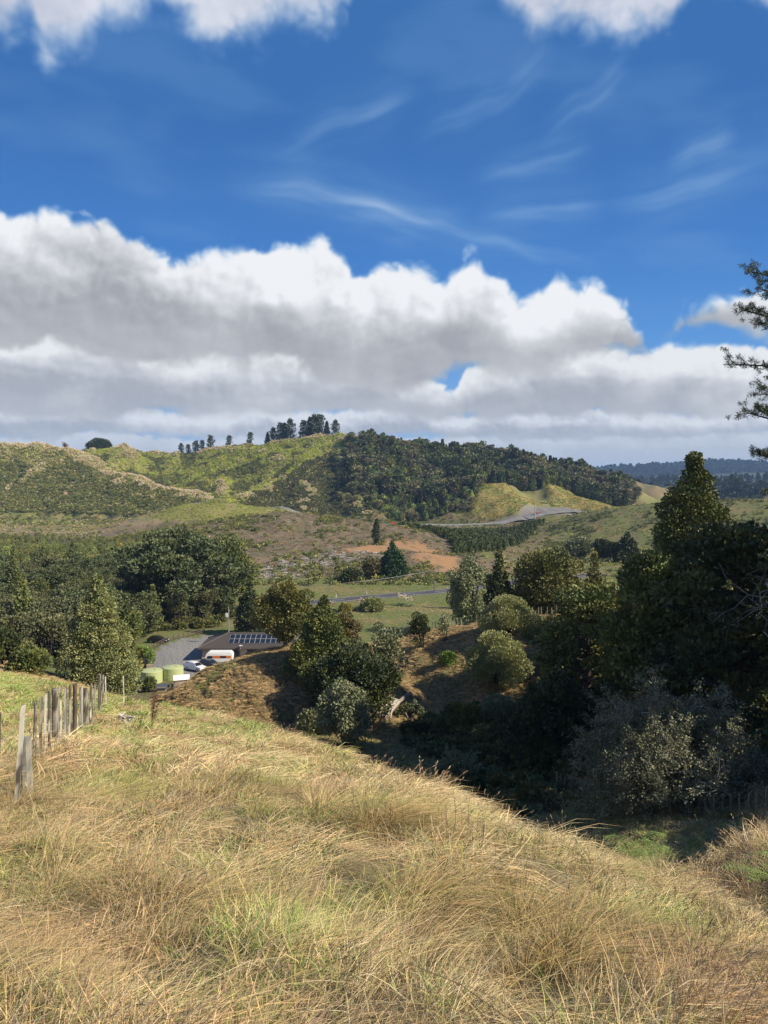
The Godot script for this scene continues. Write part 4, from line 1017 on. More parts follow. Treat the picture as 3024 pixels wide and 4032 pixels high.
	# skyline pines
	var sky_at := [[250, 955, 15, "small pine alone left of the skyline pine clump"], [268, 945, 15, "leaning wide pine at left end of the skyline clump"], [274, 944, 17, ""], [280, 942, 21, ""], [285, 940, 20, ""], [291, 938, 23, "pointed pine at right end of the first skyline clump"], [303, 930, 21, "broad pine at left of the second skyline clump"], [310, 928, 24, ""], [315, 926, 24, ""], [319, 926, 26, "tallest pine of the second skyline clump"], [327, 922, 18, "last pine of the second skyline clump"], [336, 912, 17, "pale pine alone at right of the skyline clumps"], [229, 975, 15, "slim pine on the skyline saddle"], [211, 985, 16, "low dark pine on the skyline saddle"], [203, 988, 13, ""], [196, 992, 15, ""], [189, 996, 13, ""], [182, 1000, 12, ""], [368, 895, 14, "pointed dark tree on the skyline right of the summit"], [401, 890, 15, "dark pointed tree above the wooded hill"]]
	var protos := []
	for k in 3:
		var g := grow("layered" if k != 1 else "cone", 17.9, [5.0, 4.4, 5.6][k], PINE, 1.3, 0.8, 900 + k)
		protos.append([g[0].mesh(), g[1].mesh()])
	for i in sky_at.size():
		var s = sky_at[i]
		var t := thing("skyline_pine", s[3] if s[3] else ("dark pine in the skyline clump" if s[1] < 960 else "low dark pine in the skyline row"), "tree", spot(s[0], s[1], -0.5), i * 2.1, "pines on the skyline")
		var v := i % 3 if s[1] < 960 else (i % 2) * 2
		part("trunk", protos[v][0], bark_mat(), t); part("crown", protos[v][1], leaf_mat(), t)
		t.scale = Vector3(s[2] / 20.0 + 0.1, s[2] / 17.0, s[2] / 20.0 + 0.1)
	twiggy()
	var spread_tree: Node3D = get_node("macrocarpa_tree")
	rng.seed = 431
	var bw := Geo.new(); var bg := Geo.new()
	for i in 9:
		var a := PI + rnd(-0.9, 0.7)
		twigs(bw, bg, Vector3(rnd(-1.5, 0), rnd(8.5, 13.0), rnd(1.0, 3.0)), Vector3(cos(a), rnd(0.0, 0.3), 0.45 + rnd(-0.3, 0.4)).normalized(), rnd(2.6, 4.2), 0.085, 3, DARK, 0.16, 1.0)
	part("bare_boughs", bw, mat("lichen_bark", Color.WHITE, 0.95), spread_tree)
	part("twig_leaves", bg, leaf_mat(), spread_tree)

func big_pine(k: Array):
	rng.seed = 700 + k[4]
	var at := spot(k[0], k[1], -0.5)
	var labels := ["tall pine whose needled boughs hang in at the right edge", "tall pine beyond the right edge, shading the gully"]
	var t := thing("pine_tree", labels[0] if k[4] == 0 else labels[1], "tree", at, 0.0, "" if k[4] == 0 else "pines beyond the right edge")
	var wood := Geo.new(); var green := Geo.new()
	var h: float = k[2]; var r: float = k[3]
	wood.col = Color(0.07, 0.055, 0.045)
	wood.tube(PackedVector3Array([Vector3.ZERO, Vector3(0.2, h * 0.35, 0.1), Vector3(-0.1, h * 0.7, 0.2), Vector3(0, h, 0)]), PackedFloat32Array([0.55, 0.42, 0.26, 0.05]), 10, 0.05)
	var bare := 0.22 if k[4] == 0 else 0.12
	var n := 46
	var fine: bool = k[4] == 0
	for i in n:
		var f := lerpf(bare, 0.97, (i + 0.5) / n)
		var a := i * 2.399963 + rnd(-0.4, 0.4)
		var reach := r * (1.05 - f * 0.75) * rnd(0.7, 1.1)
		if fine and cos(a) < -0.2 and h * f + at.y < 13.0: reach = minf(reach, 3.3)
		var root := Vector3(0, h * f, 0)
		var tip := root + Vector3(cos(a) * reach, rnd(-0.02, 0.22) * reach, sin(a) * reach)
		bough(wood, green, root, tip, fine)
	if fine:
		# the boughs that reach into view, one below the other
		for b in [[3.1, 10.3, 4.9], [2.9, 9.2, 5.2], [3.3, 8.5, 4.9], [3.05, 7.5, 4.6], [3.25, 5.9, 5.3], [3.0, 5.0, 4.6], [3.1, 4.1, 5.0], [2.9, 3.3, 4.7], [3.2, 1.9, 4.3], [3.0, 1.1, 4.2]]:
			var root := Vector3(0, b[1] - at.y - 0.6, 0)
			bough(wood, green, root, root + Vector3(cos(b[0]) * b[2], rnd(-0.3, 0.8), sin(b[0]) * b[2]), true)
	part("trunk", wood, bark_mat(), t)
	part("crown", green, leaf_mat(), t)

func bough(wood: Geo, green: Geo, a: Vector3, b: Vector3, fine: bool):
	limb(wood, a, b, 0.10, 0.025, -a.distance_to(b) * 0.05, 5)
	var out := (b - a).normalized()
	var across := out.cross(Vector3.UP).normalized()
	var long := a.distance_to(b)
	for j in 13:
		var f := lerpf(0.3, 1.0, pow(j / 12.0, 0.8))
		var p := a.lerp(b, f) + Vector3(0, -sin(f * PI) * long * 0.05, 0)
		var sd := (out * 0.7 + across * (1.0 if j % 2 else -1.0) * rnd(0.3, 1.0) + Vector3(0, rnd(-0.25, 0.7), 0)).normalized()
		var sl := long * rnd(0.07, 0.20)
		limb(wood, p, p + sd * sl, 0.022, 0.008, 0.0, 3)
		if not fine:
			pad(green, p + sd * sl * 0.7, Vector3(0.8, 0.5, 0.8), 42, 0.5, PINE, Vector3(0, 0.4, 0), 0.2)
			continue
		for q in 5:
			if rng.randf() < 0.12: continue
			var tip := p + sd * sl * (0.35 + q * 0.2) + ball() * 0.16
			var way := (sd + ball() * 0.7 + Vector3(0, 0.25, 0)).normalized()
			for z in 44:
				var nd := (way * 0.7 + ball()).normalized()
				green.col = tone(pick(PINE), 0.3)
				green.leaf(tip + way * rnd(-0.14, 0.14) + ball() * 0.06, nd, nd.cross(ball()).normalized(), rnd(0.10, 0.20), 0.012, Vector3.ZERO)

func twiggy():
	for k in [["twiggy_tree", "wide grey twiggy tree hung with lichen in front of the shade", 680, 47.5, 8.4, 6.9, 6, 36, 1], ["twiggy_shrub", "grey bare-twigged shrub at the edge of the gully shade", 461, 66, 5.2, 2.8, 5, 6, 2], ["twiggy_shrub", "small lichened shrub above the fallen tree", 410, 92, 3.2, 1.5, 4, 3, 3]]:
		rng.seed = 60 + k[8]
		var t := thing(k[0], k[1], "tree" if k[8] == 1 else "shrub", spot(k[2], k[3], -0.1))
		var wood := Geo.new(); var green := Geo.new()
		for i in k[7]:
			var a: float = i * 2.399963
			var f := sqrt((i + 0.5) / k[7])
			var dir := Vector3(cos(a) * f * k[5], k[4] * rnd(0.55, 0.95) * (1.15 - f * 0.6), sin(a) * f * k[5])
			var long: float = dir.length() * 0.42
			twigs(wood, green, Vector3(cos(a) * 0.25 * f, 0, sin(a) * 0.25 * f), dir.normalized(), long, 0.075 if k[8] == 1 else 0.05, 4, GREYGREEN if k[8] != 1 else [Color(0.17, 0.18, 0.10), Color(0.22, 0.215, 0.145), Color(0.13, 0.15, 0.07)], 0.15 if k[8] == 1 else 0.2, 12.0 if k[8] == 1 else 6.0)
		part("branches", wood, mat("lichen_bark", Color.WHITE, 0.95), t)
		part("crown", green, leaf_mat(), t)

# ---------------------------------------------------------------- woods
func build_woods():
	rng.seed = 4242
	# forest on the valley flat, left: each tree in the front ranks on its own, the rest as one wood
	var kinds := []
	var looks := [["broadleaf_tree", "round", 11.0, 4.2, [Color(0.095, 0.118, 0.040), Color(0.125, 0.142, 0.045), Color(0.072, 0.094, 0.036)], "dark round-topped tree in the forest left of the valley"], ["kanuka_tree", "kanuka", 11.0, 3.8, [Color(0.112, 0.122, 0.05), Color(0.145, 0.148, 0.058)], "dull green slender-stemmed tree in the forest left of the valley"], ["conifer_tree", "cone", 14.0, 3.2, MID, "pointed olive conifer in the forest left of the valley"], ["broadleaf_tree", "round", 9.0, 4.0, MID, "mid green bushy tree in the forest left of the valley"], ["broadleaf_tree", "layered", 14.0, 4.8, [Color(0.10, 0.135, 0.055), Color(0.13, 0.16, 0.062)], "blue-green layered tree in the forest left of the valley"], ["broadleaf_tree", "round", 7.5, 3.4, VIVID, "vivid green tree in the forest left of the valley"], ["broadleaf_tree", "round", 7.0, 3.2, YELLOW, "yellowing tree in the forest left of the valley"]]
	for i in looks.size():
		var l = looks[i]
		for w in 2:
			var g := grow(l[1], l[2], l[3], l[4], 0.48, 0.6, 300 + i * 10 + w)
			kinds.append([g[0].mesh(), g[1].mesh(), i, g])
	rng.seed = 99
	var placed := 0
	var far_at := {}
	for r in 76:
		var d := 141.0 + r * 4.5
		var u := -130.0
		while u < 236.0:
			var step := (5.2 if d < 300.0 else 4.6) / d * F
			u += step * rnd(0.7, 1.3)
			var dd := d + rnd(-2.0, 2.0)
			if not inside("forest", u, dd): continue
			if absf(dd - 208.5) < 9.0 and u > -100.0: continue
			var p := spot(u, dd, -0.2)
			var n := nz_patch.get_noise_2d(p.x * 0.03, p.z * 0.03)
			var z := nz_patch.get_noise_2d(p.x * 0.02 + 70.0, p.z * 0.02)
			var kind := 1 if n < -0.12 else (0 if n < 0.08 else (3 if n < 0.22 else 4))
			if rng.randf() < 0.28: kind = pick([2, 2, 5, 6, 4, 3, 3])
			if dd < 215.0 and rng.randf() < 0.5: kind = 1
			var k = kinds[kind * 2 + (rng.randi() % 2)]
			var s := rnd(0.6, 1.0) * (1.0 + z * 0.35) * lerpf(1.0, 0.27, smoothstep(215.0, 420.0, dd))
			var size := Vector3(s * rnd(0.85, 1.15), s, s * rnd(0.85, 1.15))
			if dd < 300.0 and u > -60.0 and placed < 295:
				placed += 1
				var l = looks[kind]
				var t := thing(l[0], l[5], "tree", p, rng.randf() * TAU, "forest trees left of the valley")
				part("trunk", k[0], bark_mat(), t); part("crown", k[1], leaf_mat(), t)
				t.scale = size
			else:
				var key := kind * 2
				if not far_at.has(key): far_at[key] = [[], PackedColorArray()]
				far_at[key][0].append(stood(p, rng.randf() * TAU, size)); 
				var q := rnd(0.9, 1.9); far_at[key][1].append(Color(q * 1.25, q * 1.15, q * 0.85))
	for key in far_at:
		var g: Geo = kinds[key][3][1]
		spread("forest", "distant forest canopy across the valley flat at left", "forest", g.mesh(), leaf_mat(), far_at[key][0], far_at[key][1])
	# young plantation pines in rows
	var pm := []
	for w in 3:
		var g := grow("cone", 3.6, 1.45, [Color(0.12, 0.155, 0.052), Color(0.15, 0.18, 0.06), Color(0.10, 0.13, 0.045)], 0.55, 0.8, 500 + w)
		pm.append([g[0].mesh(), g[1].mesh()])
	rng.seed = 7
	var spots := []
	for i in 130:
		for j in 100:
			var x := -45.0 + i * 2.5 + j * 0.55; var d := 330.0 + j * 2.75
			x += rnd(-0.4, 0.4); d += rnd(-0.4, 0.4)
			var u := 384.0 + x / d * F
			if not inside("plantation", u, d): continue
			spots.append([d, Vector3(x, ground(x, -d) - 0.1, -d)])
	spots.sort_custom(func(a, b): return a[0] < b[0])
	var rest := [[], [], []]; var tints := [PackedColorArray(), PackedColorArray(), PackedColorArray()]
	for i in spots.size():
		var p: Vector3 = spots[i][1]
		var s := rnd(0.75, 1.2)
		if i < 300:
			var t := thing("young_pine", "young plantation pine in the planted rows beside the clay bank", "tree", p, rng.randf() * TAU, "young pines planted in rows")
			part("trunk", pm[i % 3][0], bark_mat(), t); part("crown", pm[i % 3][1], leaf_mat(), t)
			t.scale = Vector3(s, s, s)
		else:
			rest[i % 3].append(stood(p, rng.randf() * TAU, Vector3(s, s, s)))
			var q := rnd(0.85, 1.25); tints[i % 3].append(Color(q, q, q))
	for w in 3: spread("plantation_pines", "farther rows of young plantation pines below the highway", "plantation", pm[w][1], leaf_mat(), rest[w], tints[w])
	# native wood over the main hill
	var hm := []
	for w in 6:
		var g := grow(["round", "cone", "round", "kanuka", "layered", "column"][w], [11.0, 13.0, 9.0, 11.0, 13.0, 12.0][w], [4.6, 3.4, 4.2, 4.2, 5.0, 2.6][w], [DARK, DARK, MID, [Color(0.075, 0.075, 0.034)], DARK, MID][w], 1.15, 0.55, 600 + w)
		hm.append(g[1].mesh())
	var at := [[], [], [], [], [], []]; var tn := []
	for w in 6: tn.append(PackedColorArray())
	for i in 15000:
		var u := rnd(335.0, 645.0); var d := sqrt(rnd(640.0 * 640.0, 925.0 * 925.0))
		var q := u + nz_patch.get_noise_2d(u * 0.06, d * 0.03) * 26.0
		if not inside("hillwood", q, d): continue
		if rng.randf() > 0.62: continue
		var p := spot(u, d, -0.4)
		if p.y > 33.0 and u > 425.0 and u < 500.0: continue
		var n := nz_patch.get_noise_2d(p.x * 0.012, p.z * 0.012)
		var w := 3 if n > 0.18 else (rng.randi() % 6)
		if n < -0.25: w = pick([2, 5, 1])
		var s := (0.4 + 0.95 * pow(rng.randf(), 1.6)) * (0.55 if d < 712.0 else 1.0)
		at[w].append(stood(p, rng.randf() * TAU, Vector3(s, s * rnd(0.85, 1.2), s)))
		var k := rnd(0.75, 2.3) * (1.5 if d < 712.0 else 1.0) * (1.0 + n * 0.8); tn[w].append(Color(k * rnd(0.9, 1.15), k, k))
	for w in 6: spread("hill_wood", "dark native wood covering the right part of the main hill", "wood", hm[w], leaf_mat(), at[w], tn[w])
	# wooded country far away on the right
	at = [[], []]; tn = [PackedColorArray(), PackedColorArray()]
	for i in 2600:
		var u := rnd(560.0, 900.0); var d := rnd(1050.0, 2500.0)
		var p := spot(u, d, -1.0)
		var n := nz_patch.get_noise_2d(p.x * 0.006, p.z * 0.006)
		if n < 0.02 and d < 1950.0: continue
		var s := rnd(1.0, 1.7)
		at[i % 2].append(stood(p, rng.randf() * TAU, Vector3(s * 1.3, s, s * 1.3))); var k := rnd(0.7, 1.2); tn[i % 2].append(Color(k, k, k))
	for i in 1500:
		var u := rnd(560.0, 900.0); var d := rnd(3900.0, 4700.0)
		var s := rnd(1.6, 2.8)
		at[i % 2].append(stood(spot(u, d, -3.0), rng.randf() * TAU, Vector3(s * 1.8, s, s * 1.8))); tn[i % 2].append(Color.WHITE)
	for w in 2: spread("far_wood", "hazy woods on the far ridges at right", "wood", hm[w], leaf_mat(), at[w], tn[w])

# ---------------------------------------------------------------- scrub, flax and plume grass on the hills
func plume_mesh(seed_n: int, plumes: int, blades := Color(0.30, 0.325, 0.085)) -> Mesh:
	rng.seed = seed_n
	var g := Geo.new()
	for i in 26:
		var a := rng.randf() * TAU
		var d := Vector3(cos(a), rnd(0.9, 2.0), sin(a)).normalized()
		g.col = tone(blades, 0.25)
		g.leaf(Vector3(cos(a), 0, sin(a)) * 0.15, d, d.cross(Vector3.UP).normalized(), rnd(0.9, 1.5), 0.10, Vector3(0, 0.15, 0))
	for i in plumes:
		var a := rng.randf() * TAU
		var d := Vector3(cos(a) * 0.3, 1, sin(a) * 0.3).normalized()
		g.col = tone(Color(0.66, 0.55, 0.38), 0.2)
		var p := d * rnd(1.0, 1.5)
		for q in 3: g.leaf(p + ball() * 0.06, (d + ball() * 0.2).normalized(), ball().cross(d).normalized(), rnd(0.6, 0.9), 0.17, ball() * 0.05)
	return g.mesh()

func shrub_mesh(seed_n: int, pal: Array, leaves: int, leaf: float) -> Mesh:
	rng.seed = seed_n
	var g := Geo.new()
	for i in 6:
		var a := rng.randf() * TAU
		pad(g, Vector3(cos(a) * 0.5, rnd(0.3, 0.8), sin(a) * 0.5), Vector3(0.5, 0.42, 0.5), leaves / 6, leaf, pal)
	return g.mesh()

const FRONT_SPUR := [[-150.0, 900.0], [0.0, 880.0], [64.0, 868.0], [85.0, 845.0], [111.0, 805.0], [153.0, 755.0], [194.0, 705.0], [235.0, 655.0]]
const EAST_SPUR := [[655.0, 215.0], [690.0, 228.0], [738.0, 250.0], [780.0, 272.0], [825.0, 296.0], [865.0, 318.0], [905.0, 346.0], [1100.0, 400.0]]
func bent(line: Array, x: float) -> float:
	for i in range(1, line.size()):
		if x < line[i][0]: return lerpf(line[i - 1][1], line[i][1], clampf((x - line[i - 1][0]) / (line[i][0] - line[i - 1][0]), 0.0, 1.0))
	return line[line.size() - 1][1]

func build_hill_cover():
	var scrub := []
	for w in 3: scrub.append(shrub_mesh(40 + w, [Color(0.135, 0.16, 0.045), Color(0.175, 0.195, 0.052), Color(0.10, 0.13, 0.04)] if w < 2 else [Color(0.28, 0.28, 0.07), Color(0.22, 0.24, 0.062)], 72, 0.5))
	var fine_scrub := []
	for w in 3: fine_scrub.append(shrub_mesh(45 + w, MID if w else DARK, 420, 0.22))
	var plume := [plume_mesh(50, 7), plume_mesh(51, 3)]
	var lush := plume_mesh(52, 0)
	var at := [[], [], [], [], [], []]; var tn := []
	for w in 6: tn.append(PackedColorArray())
	rng.seed = 31
	for i in 95000:
		var u := rnd(-150.0, 372.0); var d := sqrt(rnd(645.0 * 645.0, 1030.0 * 1030.0))
		if inside("hillwood", u, d): continue
		var x := (u - 384.0) / F * d
		var y := ground(x, -d)
		if y < -29.0 and rng.randf() > 0.12: continue
		var n := nz_patch.get_noise_2d(x * 0.014, d * 0.014)
		var m := nz_patch.get_noise_2d(x * 0.05 + 20.0, d * 0.05)
		# gullies and the lower front carry scrub, crests plume grass, the faces between them green grass
		var crest := y - 0.25 * (ground(x - 18.0, -d) + ground(x + 18.0, -d) + ground(x, -d - 22.0) + ground(x, -d + 22.0))
		var p := Vector3(x, y - 0.15, -d)
		var kind := -1
		var q := rng.randf()
		var front := d < bent(FRONT_SPUR, u) + n * 40.0
		var east := u > 384.0 + (bent(EAST_SPUR, d) - 384.0) + n * 16.0
		var on_spur := absf(d - bent(FRONT_SPUR, u)) < 16.0 + m * 22.0 and u < 225.0
		if absf(u - bent(EAST_SPUR, d) + 4.0) < 7.0 + m * 9.0 and y > -14.0: kind = 5 if q < 0.93 else 3
		elif on_spur or crest + m * 2.5 > 2.6: kind = 3 if q < 0.6 else (4 if q < 0.72 else (5 if q < 0.95 else -1))
		elif front and u < 240.0:
			if y > 18.0 + n * 20.0: kind = 3 if q < 0.22 else (5 if q < 0.6 else (2 if q < 0.75 else (0 if q < 0.9 else -1)))
			else: kind = 0 if q < 0.38 else (1 if q < 0.72 else (2 if q < 0.92 else 3))
		elif east and y < 26.0 + n * 20.0: kind = 0 if q < 0.34 else (1 if q < 0.66 else (4 if q < 0.80 else (2 if q < 0.9 else 5)))
		elif crest + n * 5.0 + m * 3.0 < -1.2: kind = 0 if q < 0.4 else (1 if q < 0.75 else (2 if q < 0.9 else 5))
		else: kind = 5 if q < 0.72 else (2 if q < 0.80 else (4 if q < 0.86 else -1))
		if kind < 0: continue
		var s := rnd(0.9, 1.8) if kind < 3 else rnd(0.8, 1.3)
		at[kind].append(stood(p, rng.randf() * TAU, Vector3(s, s * rnd(0.8, 1.2), s)))
		var k := rnd(0.75, 1.3) * (0.62 if east and kind < 3 else 1.0)
		tn[kind].append(Color(k * rnd(0.85, 1.2), k, k) if kind != 5 else Color(k * 1.7, k * 1.78, k * 0.9))
	for w in 3: spread("hill_scrub", "mixed green scrub covering the left hills", "scrub", scrub[w], leaf_mat(), at[w], tn[w])
	for w in 2: spread("plume_grass", "pale plumed grass along the hill ridges", "grass", plume[w], leaf_mat(), at[3 + w], tn[3 + w])
	spread("hill_grass", "yellow-green long grass on the hill faces", "grass", lush, leaf_mat(), at[5], tn[5])
	var straw := plume_mesh(54, 0)
	var na := []; var nt := PackedColorArray()
	for i in 16000:
		var u := rnd(462.0, 625.0); var d := rnd(645.0, 815.0)
		if not (inside("nose_a", u, d) or inside("nose_b", u, d) or inside("nose_a", u + 5.0, d - 22.0) or inside("nose_b", u, d - 22.0) or inside("nose_a", u + 6.0, d)) or inside("cutting", u, d) or inside("hillwood", u, d): continue
		var p := spot(u, d, -0.1)
		var n := nz_patch.get_noise_2d(p.x * 0.03, p.z * 0.03)
		var s := rnd(0.4, 0.9); var k := rnd(0.8, 1.2)
		na.append(stood(p, rng.randf() * TAU, Vector3(s, s * 0.7, s)))
		nt.append(Color(k * 1.95, k * 1.5, k * 1.5) if n + rnd(-0.15, 0.15) < 0.12 else Color(k * 1.2, k * 1.3, k * 0.9))
	spread("nose_grass", "straw and green grass on the two smooth spurs right of the wood", "grass", straw, leaf_mat(), na, nt)
	# rough growth on the felled knoll, the flat before the hills, the right-hand pasture and along the road
	at = [[], [], [], [], [], []]; tn = []
	for w in 6: tn.append(PackedColorArray())
	for i in 60000:
		var u := rnd(-60.0, 780.0); var d := sqrt(rnd(255.0 * 255.0, 690.0 * 690.0))
		if inside("forest", u, d) or inside("plantation", u, d) or inside("clay_a", u, d) or inside("clay_b", u, d) or inside("cutting", u, d) or inside("nose_a", u, d) or inside("nose_b", u, d) or inside("hillwood", u, d): continue
		var x := (u - 384.0) / F * d
		var hw := path_clear(HIGHWAY, x, d)
		if hw < 9.0 or path_clear(ROAD, x, d) < 6.0: continue
		var n := nz_patch.get_noise_2d(x * 0.02 + 5.0, d * 0.02)
		var m := nz_patch.get_noise_2d(x * 0.07, d * 0.07)
		var p := Vector3(x, ground(x, -d) - 0.1, -d)
		var kind := -1
		var q := rng.randf()
		var knoll := d < 500.0 and u > 170.0 and u < 475.0
		if knoll:
			var leftside := smoothstep(300.0, 220.0, u)
			if n + m * 0.6 + leftside * 0.25 > 0.28: kind = 0 if q < 0.4 else (1 if q < 0.75 else (2 if q < 0.95 else 3))
			elif d < 290.0 and q < 0.5: kind = pick([0, 1, 2])
			elif q < 0.8: kind = 4
			elif q < 0.84: kind = pick([0, 1, 2])
		elif u > 545.0:
			if n + m * 0.5 > 0.12: kind = 0 if q < 0.3 else (1 if q < 0.55 else -1)
			elif q < 0.06: kind = 3
			elif q < 0.4: kind = 5
		elif inside("knoll", u, d): kind = 5 if q < 0.8 else -1
		else:
			if d > 600.0 and u > 320.0: kind = pick([0, 1, 1, 2]) if q < (0.10 if d < 628.0 else 0.5) + n else (4 if q < 0.8 else -1)
			elif m > 0.2: kind = pick([1, 2, 3]) if q < 0.5 else -1
			elif q < 0.3: kind = 4
		if kind < 0: continue
		var s := rnd(0.5, 1.25) if kind < 3 else (rnd(0.5, 0.95) if kind != 4 else rnd(0.25, 0.75))
		at[kind].append(stood(p, rng.randf() * TAU, Vector3(s, s * rnd(0.7, 1.1), s)))
		var k := rnd(0.75, 1.3)
		tn[kind].append(Color(k * rnd(0.55, 1.3), k * rnd(0.7, 1.25), k * rnd(0.6, 1.1)) if kind == 4 else (Color(k * 1.2, k * 1.2, k * 0.8) if kind == 5 else Color(k, k, k)))
	for w in 3: spread("rough_scrub", "low scrub and regrowth on the felled knoll and valley sides", "scrub", scrub[w], leaf_mat(), at[w], tn[w])
	spread("plume_grass", "scattered pale plumed grass below the hills", "grass", plume[1], leaf_mat(), at[3], tn[3])
	spread("brown_weeds", "brown dry weeds over the felled knoll", "weeds", plume_mesh(53, 0, Color(0.36, 0.27, 0.16)), leaf_mat(), at[4], tn[4])
	spread("pasture_grass", "green rough grass on the right-hand pasture", "grass", lush, leaf_mat(), at[5], tn[5])
	# dense undergrowth in the gully and below the right-hand trees
	at = [[], [], []]; tn = [PackedColorArray(), PackedColorArray(), PackedColorArray()]
	for i in 5200:
		var u := rnd(395.0, 860.0); var d := sqrt(rnd(36.0 * 36.0, 116.0 * 116.0))
		var x := (u - 384.0) / F * d
		var y := ground(x, -d)
		var n := nz_patch.get_noise_2d(x * 0.07 + 9.0, d * 0.07)
		var edge := 560.0 - smoothstep(-21.5, -26.0, y) * 120.0
		if u < edge + n * 50.0 or d < 50.0 or (d > 92.0 and u < 545.0): continue
		if d < 62.0 and d > 40.0 and u < 690.0 and rng.randf() < 0.75: continue
		var s := rnd(0.5, 1.5)
		at[i % 3].append(stood(Vector3(x, y - 0.1, -d), rng.randf() * TAU, Vector3(s, s * rnd(0.5, 1.1), s)))
		var k := rnd(0.55, 1.15); tn[i % 3].append(Color(k * rnd(0.9, 1.3), k, k))
	for i in 2600:
		var u := rnd(-60.0, 240.0); var d := sqrt(rnd(140.0 * 140.0, 226.0 * 226.0))
		if not inside("forest", u, d) or (absf(d - 208.5) < 6.0): continue
		var s := rnd(0.8, 2.2)
		at[i % 3].append(stood(spot(u, d, -0.1), rng.randf() * TAU, Vector3(s, s * rnd(0.6, 1.3), s)))
		var k := rnd(0.5, 1.2); tn[i % 3].append(Color(k * rnd(0.9, 1.3), k, k))
	for w in 3: spread("undergrowth", "dark undergrowth in the shaded gully and beneath the trees", "undergrowth", fine_scrub[w], leaf_mat(), at[w], tn[w])
	# felled timber left lying on the knoll
	rng.seed = 77
	var slash := Geo.new()
	for i in 1800:
		var u := rnd(250.0, 405.0); var d := rnd(262.0, 320.0)
		if not inside("slash", u, d) or nz_patch.get_noise_2d(u * 0.08, d * 0.06) < -0.05: continue
		var p := spot(u, d, 0.25)
		var a := rng.randf() * TAU
		var l := rnd(0.8, 3.2)
		slash.col = tone(Color(0.40, 0.37, 0.33), 0.3)
		slash.tube(PackedVector3Array([p, p + Vector3(cos(a) * l, rnd(-0.2, 0.5), sin(a) * l)]), PackedFloat32Array([rnd(0.07, 0.2), 0.05]), 4)
	var so := part("felled_timber", slash, mat("dead_wood", Color.WHITE, 0.95), self)
	tag(so, "grey felled branches littering the knoll", "timber"); so.set_meta("kind", "stuff")

func path_clear(path: Array, x: float, d: float) -> float:
	var best := INF
	for i in path.size() - 1:
		var a := Vector2((path[i][0] - 384.0) / F * path[i][1], path[i][1]); var b := Vector2((path[i + 1][0] - 384.0) / F * path[i + 1][1], path[i + 1][1])
		best = minf(best, Geometry2D.get_closest_point_to_segment(Vector2(x, d), a, b).distance_to(Vector2(x, d)))
	return best
# ---------------------------------------------------------------- long dry grass
func blade(g: Geo, root: Vector3, dir: Vector3, bend: Vector3, long: float, wide: float, head := 0.0):
	var side := dir.cross(Vector3(rnd(-1, 1), 0.3, rnd(-1, 1))).normalized() * wide * 0.5
	var p1 := root + dir * long * 0.4 + bend * long * 0.10
	var p2 := root + dir * long * 0.75 + bend * long * 0.42
	var p3 := root + dir * long * 0.95 + bend * long * 0.85
	var n := g.v.size()
	for p in [root - side, root + side, p1 - side, p1 + side, p2 - side * 0.8, p2 + side * 0.8, p3]:
		g.v.append(p); g.c.append(g.col)
	for k in [0, 2, 1, 1, 2, 3, 2, 4, 3, 3, 4, 5, 4, 6, 5]: g.ix.append(n + k)
	if head > 0.0:
		var d := (p3 - p2).normalized()
		g.col = tone(Color(0.42, 0.31, 0.18), 0.25)
		for q in 3: g.leaf(p3 - d * head * q * 0.32, (d + ball() * 0.25).normalized(), d.cross(ball()).normalized(), head * 0.6, wide * 1.3, Vector3.ZERO)

func tuft(kind: String, seed_n: int, wide: float, many: int) -> Mesh:
	rng.seed = seed_n
	var g := Geo.new()
	for i in many:
		var a := rng.randf() * TAU
		var root := Vector3(cos(a), 0, sin(a)) * sqrt(rng.randf()) * 0.17 - Vector3(0, 0.03, 0)
		var dry := Color(0.60, 0.465, 0.25)
		match kind:
			"standing":
				g.col = tone(dry if rng.randf() < 0.8 else Color(0.30, 0.33, 0.10), 0.42)
				var d := (Vector3(rnd(-0.45, 0.75), 1, rnd(-0.45, 0.45))).normalized()
				blade(g, root, d, Vector3(rnd(-0.2, 0.7), -rnd(0.0, 0.5), rnd(-0.4, 0.4)), rnd(0.2, 0.5), wide * rnd(0.6, 1.3))
			"lodged":
				g.col = tone(dry if rng.randf() < 0.88 else Color(0.36, 0.36, 0.12), 0.40)
				var d := Vector3(rnd(0.5, 1.3), rnd(0.35, 0.9), rnd(-0.3, 0.3)).normalized()
				blade(g, root, d, Vector3(0.6, -rnd(0.5, 1.0), rnd(-0.3, 0.3)), rnd(0.35, 0.72), wide * rnd(0.6, 1.3))
			"thatch":
				g.col = tone(Color(0.46, 0.35, 0.19), 0.48)
				var d := Vector3(rnd(-1, 1), rnd(0.05, 0.35), rnd(-1, 1)).normalized()
				blade(g, root * 2.0 + Vector3(0, rnd(0.0, 0.14), 0), d, Vector3(rnd(-0.3, 0.3), -0.25, rnd(-0.3, 0.3)), rnd(0.25, 0.6), wide * rnd(0.6, 1.2))
			"green":
				g.col = tone(Color(0.27, 0.33, 0.095) if rng.randf() < 0.75 else dry, 0.3)
				var d := Vector3(rnd(-0.6, 0.6), 1, rnd(-0.6, 0.6)).normalized()
				blade(g, root, d, Vector3(rnd(-0.5, 0.7), -rnd(0.1, 0.6), rnd(-0.5, 0.5)), rnd(0.2, 0.5), wide * rnd(0.9, 1.7))
			"seed":
				g.col = tone(Color(0.52, 0.38, 0.20), 0.25)
				var d := Vector3(rnd(-0.25, 0.5), 1, rnd(-0.3, 0.3)).normalized()
				blade(g, root, d, Vector3(rnd(-0.1, 0.5), -rnd(0.0, 0.3), rnd(-0.25, 0.25)), rnd(0.4, 0.75), wide * 0.6, 0.10)
	return g.mesh()

